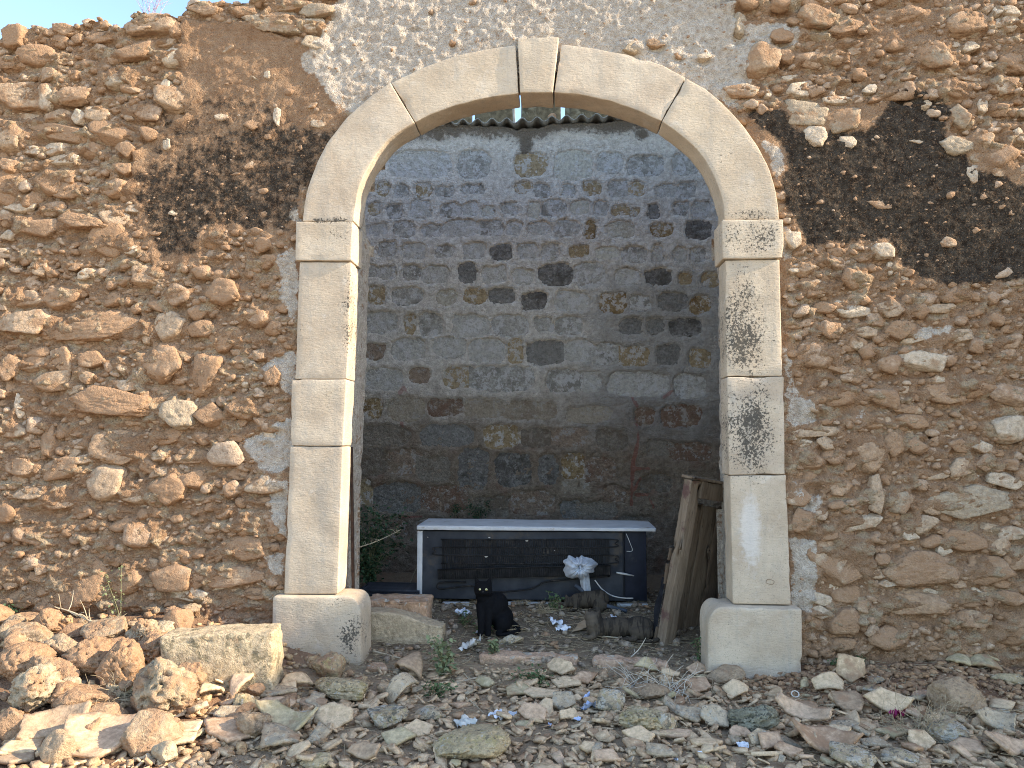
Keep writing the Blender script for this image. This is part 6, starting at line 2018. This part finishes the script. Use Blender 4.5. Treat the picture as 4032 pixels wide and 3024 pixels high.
plant("bush", "dark green leafy bush in the shade behind the left jamb", onplane('T', 190, 900, 1.30), 0.62, 26, 0.26, 56, 0.034, M['leaf_d'], "bush", 1, 0.035)
plant("wall_plant", "dark creeping plant on the back wall above the refrigerator, the right one", onplane('P', 955, 430, 2.48), 0.20, 7, 0.10, 40, 0.024, M['leaf_d'], "plant", 2, 0.025, "plants on the back wall")
plant("wall_plant", "small dark creeper on the back wall, left of its larger neighbour", onplane('P', 850, 400, 2.50), 0.12, 4, 0.05, 32, 0.020, M['leaf_d'], "plant", 3, 0.02, "plants on the back wall")
PL = [("pale green leafy weed at the threshold, left of the middle", 'H', 715, 420, 0.24, 9, 0.07, 24, 0.034, 'leaf_p', 0.018),
      ("narrow upright pale weed by the pink lintel", 'H', 1015, 320, 0.16, 3, 0.02, 40, 0.030, 'leaf_p', 0.008),
      ("low dark green mat of weed below the lintel", 'H', 1250, 470, 0.07, 14, 0.12, 32, 0.018, 'leaf', 0.03),
      ("green weed at the foot of the pale weed, behind the lichened barrel tile", 'H', 640, 550, 0.10, 6, 0.08, 24, 0.022, 'leaf', 0.02),
      ("small weed beside the sitting black cat's feet", 'J', 650, 1050, 0.09, 3, 0.05, 16, 0.026, 'leaf', 0.012),
      ("grey green weed left of the black cat by white litter", 'J', 480, 980, 0.10, 6, 0.10, 24, 0.020, 'leaf', 0.02),
      ("green weed between the cats in front of the refrigerator", 'J', 1210, 860, 0.15, 5, 0.06, 24, 0.022, 'leaf', 0.015),
      ("bright green weed growing at the foot of the right wall", 'F', 1100, 430, 0.17, 9, 0.12, 40, 0.024, 'leaf', 0.02),
      ("green sprig trailing over the earth mound before the right wall", 'F', 1150, 505, 0.07, 5, 0.10, 40, 0.022, 'leaf', 0.015),
      ("little weed against the right side of the right base stone", 'F', 840, 445, 0.06, 4, 0.04, 24, 0.018, 'leaf', 0.012),
      ("small leafed weed inside the right base stone", 'F', 240, 480, 0.16, 4, 0.04, 24, 0.018, 'leaf', 0.010),
      ("weed in the gap under the left base stone's outer edge", 'E', 1570, 405, 0.10, 4, 0.05, 24, 0.020, 'leaf', 0.015),
      ("dark weed at the far left foot of the wall", 'E', 30, 350, 0.09, 6, 0.08, 24, 0.020, 'leaf_d', 0.02),
      ("pale dusty weed growing up the wall behind the dry branch", 'E', 700, 395, 0.42, 3, 0.10, 40, 0.018, 'leaf_p', 0.02),
      ("thin weed beside the grey slab and the left base stone", 'T', 70, 1480, 0.10, 5, 0.06, 24, 0.018, 'leaf', 0.015)]
for k, (lab, z_, x, y, h_, st, ln, lf, ls, mt, sp) in enumerate(PL):
    plant("weed", lab, gpt(z_, x, y), h_, st, ln, lf, ls, M[mt], "weed", 40 + k, sp, "weeds around the doorway")


def branch(name, label, base, pts, r0, mat, twigs=0, seed=0, cat_="branch", tl=0.1, group=None):
    r = random.Random(seed)
    P = smooth_path([Vector(p) - Vector(base) for p in pts], 20)
    its = [tube(P, list(np.linspace(r0, r0 * 0.4, 20)), 6)]
    for _ in range(twigs):
        i = r.randint(4, 18)
        d = np.array([r.uniform(-1, 1), r.uniform(-0.8, 0.3), r.uniform(-0.2, 1)])
        d /= np.linalg.norm(d)
        L_ = tl * r.uniform(0.4, 1.2)
        q = [P[i], P[i] + d * L_ * 0.5 + np.array([0, 0, r.uniform(-.01, .02)]), P[i] + d * L_ + np.array([r.uniform(-.02, .02), 0, r.uniform(-.02, .02)])]
        its.append(tube(smooth_path(q, 6), list(np.linspace(r0 * 0.45, r0 * 0.2, 6)), 4))
    V, F = merge(its)
    o = obj(name, mesh_np(name, V, F, mat), loc=base)
    return tag(o, label, cat_, group)


b = gpt('E', 640, 440, 0.03)
branch("dry_branch", "bare dry branch rising to the left behind the rubble heap", b, [b, onplane('E', 520, 360, b.y + .02), onplane('E', 430, 315, b.y + .03), onplane('E', 338, 284, b.y + .04)], 0.008, M['twig'], 9, 1, tl=0.09)
b = gpt('E', 660, 440, 0.03)
branch("dry_branch", "short crooked dry twig leaning right beside the longer dry branch", b, [b, onplane('E', 680, 385, b.y), onplane('E', 700, 350, b.y + .03)], 0.006, M['twig'], 8, 2, tl=0.06)
b = gpt('J', 0, 690, 0.0)
branch("dry_branch", "thin dry stalk slanting up across the refrigerator's left edge", b, [b, onplane('J', 100, 470, b.y), onplane('J', 200, 330, b.y)], 0.004, M['twig'], 5, 3, tl=0.07)
b = onplane('T', 40, 535, 0.7)
branch("dry_stalk", "pale seedy stalk reaching from the left jamb before the bush", b, [b, onplane('T', 220, 480, .75), onplane('T', 380, 410, .8), onplane('T', 510, 345, .85)], 0.004, M['twig'], 16, 4, tl=0.035)
for k, (z_, q, r0, lab) in enumerate((('H', [(775, 545), (900, 500), (1060, 465)], .006, "long straight yellow cane lying before the doorway"),
                                      ('H', [(815, 545), (900, 610), (955, 665)], .004, "pale thin stick slanting down to a white scrap"),
                                      ('H', [(1500, 755), (1640, 715), (1780, 660), (1900, 610)], .009, "long curved dry branch before the large pitted rock"),
                                      ('H', [(265, 275), (380, 305), (500, 335)], .008, "grey stick lying beside the left base stone"),
                                      ('H', [(770, 495), (860, 455), (970, 430)], .010, "strip of pale bark lying right of the pale weed"),
                                      ('H', [(455, 745), (560, 748), (675, 745)], .007, "flat pale stick right of the lichened rock"),
                                      ('K', [(1780, 905), (1860, 800), (1935, 680)], .004, "white bent stalk standing left of the wooden frame"),
                                      ('J', [(1280, 850), (1360, 790), (1435, 735)], .004, "thin pale twig leaning in front of the crouching tabby"),
                                      ('J', [(815, 730), (900, 790), (1080, 835)], .005, "dry twig lying right of the black cat by the refrigerator"),
                                      ('K', [(1460, 690), (1620, 700), (1790, 738)], .006, "weathered stick in front of the lying tabby"))):
    ps = [gpt(z_, x, y, 0.015) for x, y in q]
    if z_ in 'KJ' and k in (6, 7):
        ps = [ps[0]] + [onplane(z_, x, y, ps[0].y) for x, y in q[1:]]
    branch("stick", lab, ps[0], ps, r0, M['twig'] if k != 6 else M['root'], 2, 60 + k, "stick", 0.04, "sticks on the ground")
# dry roots and straw tufts
def tuft(name, label, base, n, size, r0, mat, seed, up=0.7):
    r = random.Random(seed)
    its = []
    for _ in range(n):
        a = r.uniform(0, 6.28)
        q, P = np.array([r.gauss(0, size * 0.2), r.gauss(0, size * 0.15), 0.0]), []
        d = np.array([math.cos(a), math.sin(a) * 0.6, r.uniform(0.2, 1.2) * up])
        for k in range(7):
            P.append(q.copy())
            d = d + np.array([r.gauss(0, .35), r.gauss(0, .3), r.gauss(-0.12, .35)])
            q = q + d / np.linalg.norm(d) * size * 0.16
            q[2] = max(q[2], 0.004)
        its.append(tube(smooth_path(P, 10), list(np.linspace(r0, r0 * 0.4, 10)), 4, False))
    V, F = merge(its)
    return tag(obj(name, mesh_np(name, V, F, mat), loc=base), label, "dry grass", "dry tufts in the rubble")


tuft("dry_tuft", "tangled dry grass tuft on the right, beside the lichen spotted rock", gpt('F', 1610, 930, 0.0), 110, 0.23, 0.0017, M['straw'], 1, 0.9)
tuft("dry_tuft", "pale bare roots before the right base stone", gpt('F', 80, 690, 0.0), 26, 0.24, 0.0026, M['root'], 2, 1.2)
tuft("dry_tuft", "small nest of straw holding a ring, right of the dark boulder", gpt('F', 850, 760, 0.0), 70, 0.13, 0.0014, M['straw'], 3, 0.5)
tuft("dry_tuft", "sheaf of straw tucked behind the largest pitted rock of the left heap", gpt('E', 660, 850, 0.02), 60, 0.18, 0.0018, M['straw'], 4, 0.6)
tuft("dry_tuft", "fuzzy brown clump before the refrigerator between the cats", gpt('K', 900, 420, 0.0), 90, 0.09, 0.0016, M['straw'], 5, 0.9)
tuft("dry_tuft", "grey dry roots between the upright lichened stone and the wooden frame", gpt('H', 1900, 480, 0.0), 20, 0.22, 0.0022, M['root'], 6, 1.2)
b = onplane('W', 325, 40, 0.22)
r = random.Random(3)
root = thing("bare_shrub", "leafless violet twigs growing on top of the wall against the sky", "shrub", (b.x, 0.22, b.z - 0.05))
its = []
for k in range(16):
    a, L_ = r.uniform(-0.9, 0.9), r.uniform(0.18, 0.42)
    pts = [(r.uniform(-.03, .03), 0, 0), (math.sin(a) * L_ * 0.4, r.uniform(-.04, .04), L_ * 0.5), (math.sin(a) * L_ * 0.8, r.uniform(-.06, .06), L_)]
    P = smooth_path(pts, 10)
    its.append(tube(P, list(np.linspace(0.0022, 0.0008, 10)), 4, False))
    for _ in range(3):
        i = r.randint(3, 8)
        d = np.array([r.uniform(-.1, .1), r.uniform(-.05, .05), r.uniform(0.02, .12)])
        its.append(tube([P[i], P[i] + d * 0.5, P[i] + d], [0.0011, 0.0008, 0.0005], 3, False))
V, F = merge(its)
obj("twigs", mesh_np("twigs", V, F, M['violet']), root)

# ------------------------------------------------------------------ litter
M['paper'] = simple_mat("white_paper", (0.66, 0.67, 0.70), (0.80, 0.81, 0.84), 10, 0.7, 0.2, 0.003)
M['paper_b'] = simple_mat("bluish_paper", (0.50, 0.58, 0.78), (0.66, 0.72, 0.86), 10, 0.7, 0.2, 0.003)
M['cream_p'] = simple_mat("cream_plastic", (0.62, 0.58, 0.50), (0.72, 0.69, 0.62), 10, 0.7, 0.2, 0.003)
M['card'] = simple_mat("cardboard", (0.40, 0.28, 0.17), (0.48, 0.35, 0.22), 10, 0.8, 0.2, 0.003)
M['magenta'] = simple_mat("magenta_wrapper", (0.22, 0.015, 0.07), (0.34, 0.03, 0.12), 20, 0.4, 0.3, 0.003)


def scrap(name, label, z_, x, y, w, mat, seed, cat_="litter", crumple=0.35, aspect=0.7, dz=0.02):
    p, d = onground(z_, x, y)
    s = w * d / FPX / ZM[z_][2]
    n = 14
    u, v = np.meshgrid(np.linspace(-.5, .5, n), np.linspace(-.5, .5, n), indexing='ij')
    u, v = u.ravel(), v.ravel()
    q = np.stack([u, v, np.full(n * n, seed * 1.7)], 1)
    edge = 1 + 0.25 * fbm(q, 2.5, 3, 0.6, seed)
    zz = crumple * (fbm(q, 2.2, 2, 0.5, seed + 3) + 0.5 * fbm(q, 5, 2, 0.5, seed + 5, ridge=True))
    V = np.stack([u * edge, v * aspect * edge, zz - zz.min()], 1) * s
    V = np.concatenate([V, V - np.array([0, 0, 0.0012])])
    F = gridf(n, n)
    F = np.concatenate([F, F[:, ::-1] + n * n])
    o = obj(name, mesh_np(name, V, F, mat), loc=(p.x, p.y, p.z + dz - 0.012), rot=(0.35, 0, random.Random(seed).uniform(0, 6.28)))
    return tag(o, label, cat_, "scraps of litter")


SC = [('H', 1605, 575, 90, 'paper_b', "torn bluish white paper scrap left of the upright lichened stone"), ('H', 1620, 630, 110, 'paper_b', "curled bluish paper strip, lower of two beside the upright stone"),
      ('H', 1040, 690, 110, 'paper', "folded white card standing left of the squarish pinkish shard"), ('H', 1135, 665, 50, 'paper', "tiny white crumple between card and pinkish shard"),
      ('H', 1535, 695, 50, 'paper_b', "small blue white scrap behind a pointed shard"), ('H', 850, 730, 130, 'cream_p', "crumpled clear plastic above the big layered rock"),
      ('H', 880, 250, 150, 'cream_p', "crumpled cream plastic sheet in front of the hollow stone"), ('H', 920, 160, 50, 'paper', "white scrap at the black cat's front paws"),
      ('H', 820, 45, 90, 'paper', "white and blue wrapper left of the black cat"), ('H', 1400, 105, 110, 'paper', "white crumpled plastic between the cats"),
      ('H', 1450, 135, 80, 'paper', "white torn plastic right of the crumpled one"), ('K', 1590, 505, 110, 'paper', "white plastic behind the lying tabby"),
      ('F', 1500, 1010, 50, 'paper', "white feathery scrap below the dry grass tuft"), ('F', 500, 1000, 60, 'paper', "white and dark blue wrapper at the bottom right of centre"),
      ('H', 1365, 735, 40, 'paper_b', "pale blue crumb below the squarish pinkish shard"), ('H', 2160, 950, 40, 'paper', "white crumb at the bottom right of the grey shard"),
      ('F', 1800, 745, 70, 'paper', "white feather beside the large brown grey rock"), ('K', 60, 480, 120, 'paper', "pale torn bag left of the black cat's back")]
for k, (z_, x, y, w, mt, lab) in enumerate(SC):
    scrap("litter_scrap", lab, z_, x, y, w, M[mt], 100 + k)
scrap("cardboard_piece", "flat brown cardboard piece left of the lying tabby", 'K', 1255, 575, 280, M['card'], 140, "cardboard", 0.05, 0.8)
scrap("cardboard_piece", "small brown folded card right of the black cat", 'K', 660, 615, 140, M['card'], 141, "cardboard", 0.15, 0.5)
scrap("wrapper", "crumpled magenta wrapper beside the big pale tile at right", 'F', 1455, 835, 80, M['magenta'], 142, "wrapper", 0.5, 0.6, 0.03)
p = gpt('F', 822, 730, 0.05)
tt = np.linspace(0, 2 * math.pi, 25)
V, F = tube([(0.018 * math.cos(a), 0.004 * math.sin(a), 0.015 * math.sin(a)) for a in tt], 0.003, 6, False)
tag(obj("ring", mesh_np("ring", V, F, M['cream_p']), loc=p, rot=(-0.4, 0, 0)), "little pale ring lying in the nest of straw", "ring")
p = gpt('F', 257, 1050, 0.02)
V, F = tube([(-0.02, 0, 0), (0, 0, 0), (0.02, 0.002, 0)], 0.004, 8)
tag(obj("cigarette_end", mesh_np("cigarette_end", V, F, M['paper']), loc=p), "white cigarette end between shards near the bottom right of centre", "cigarette")
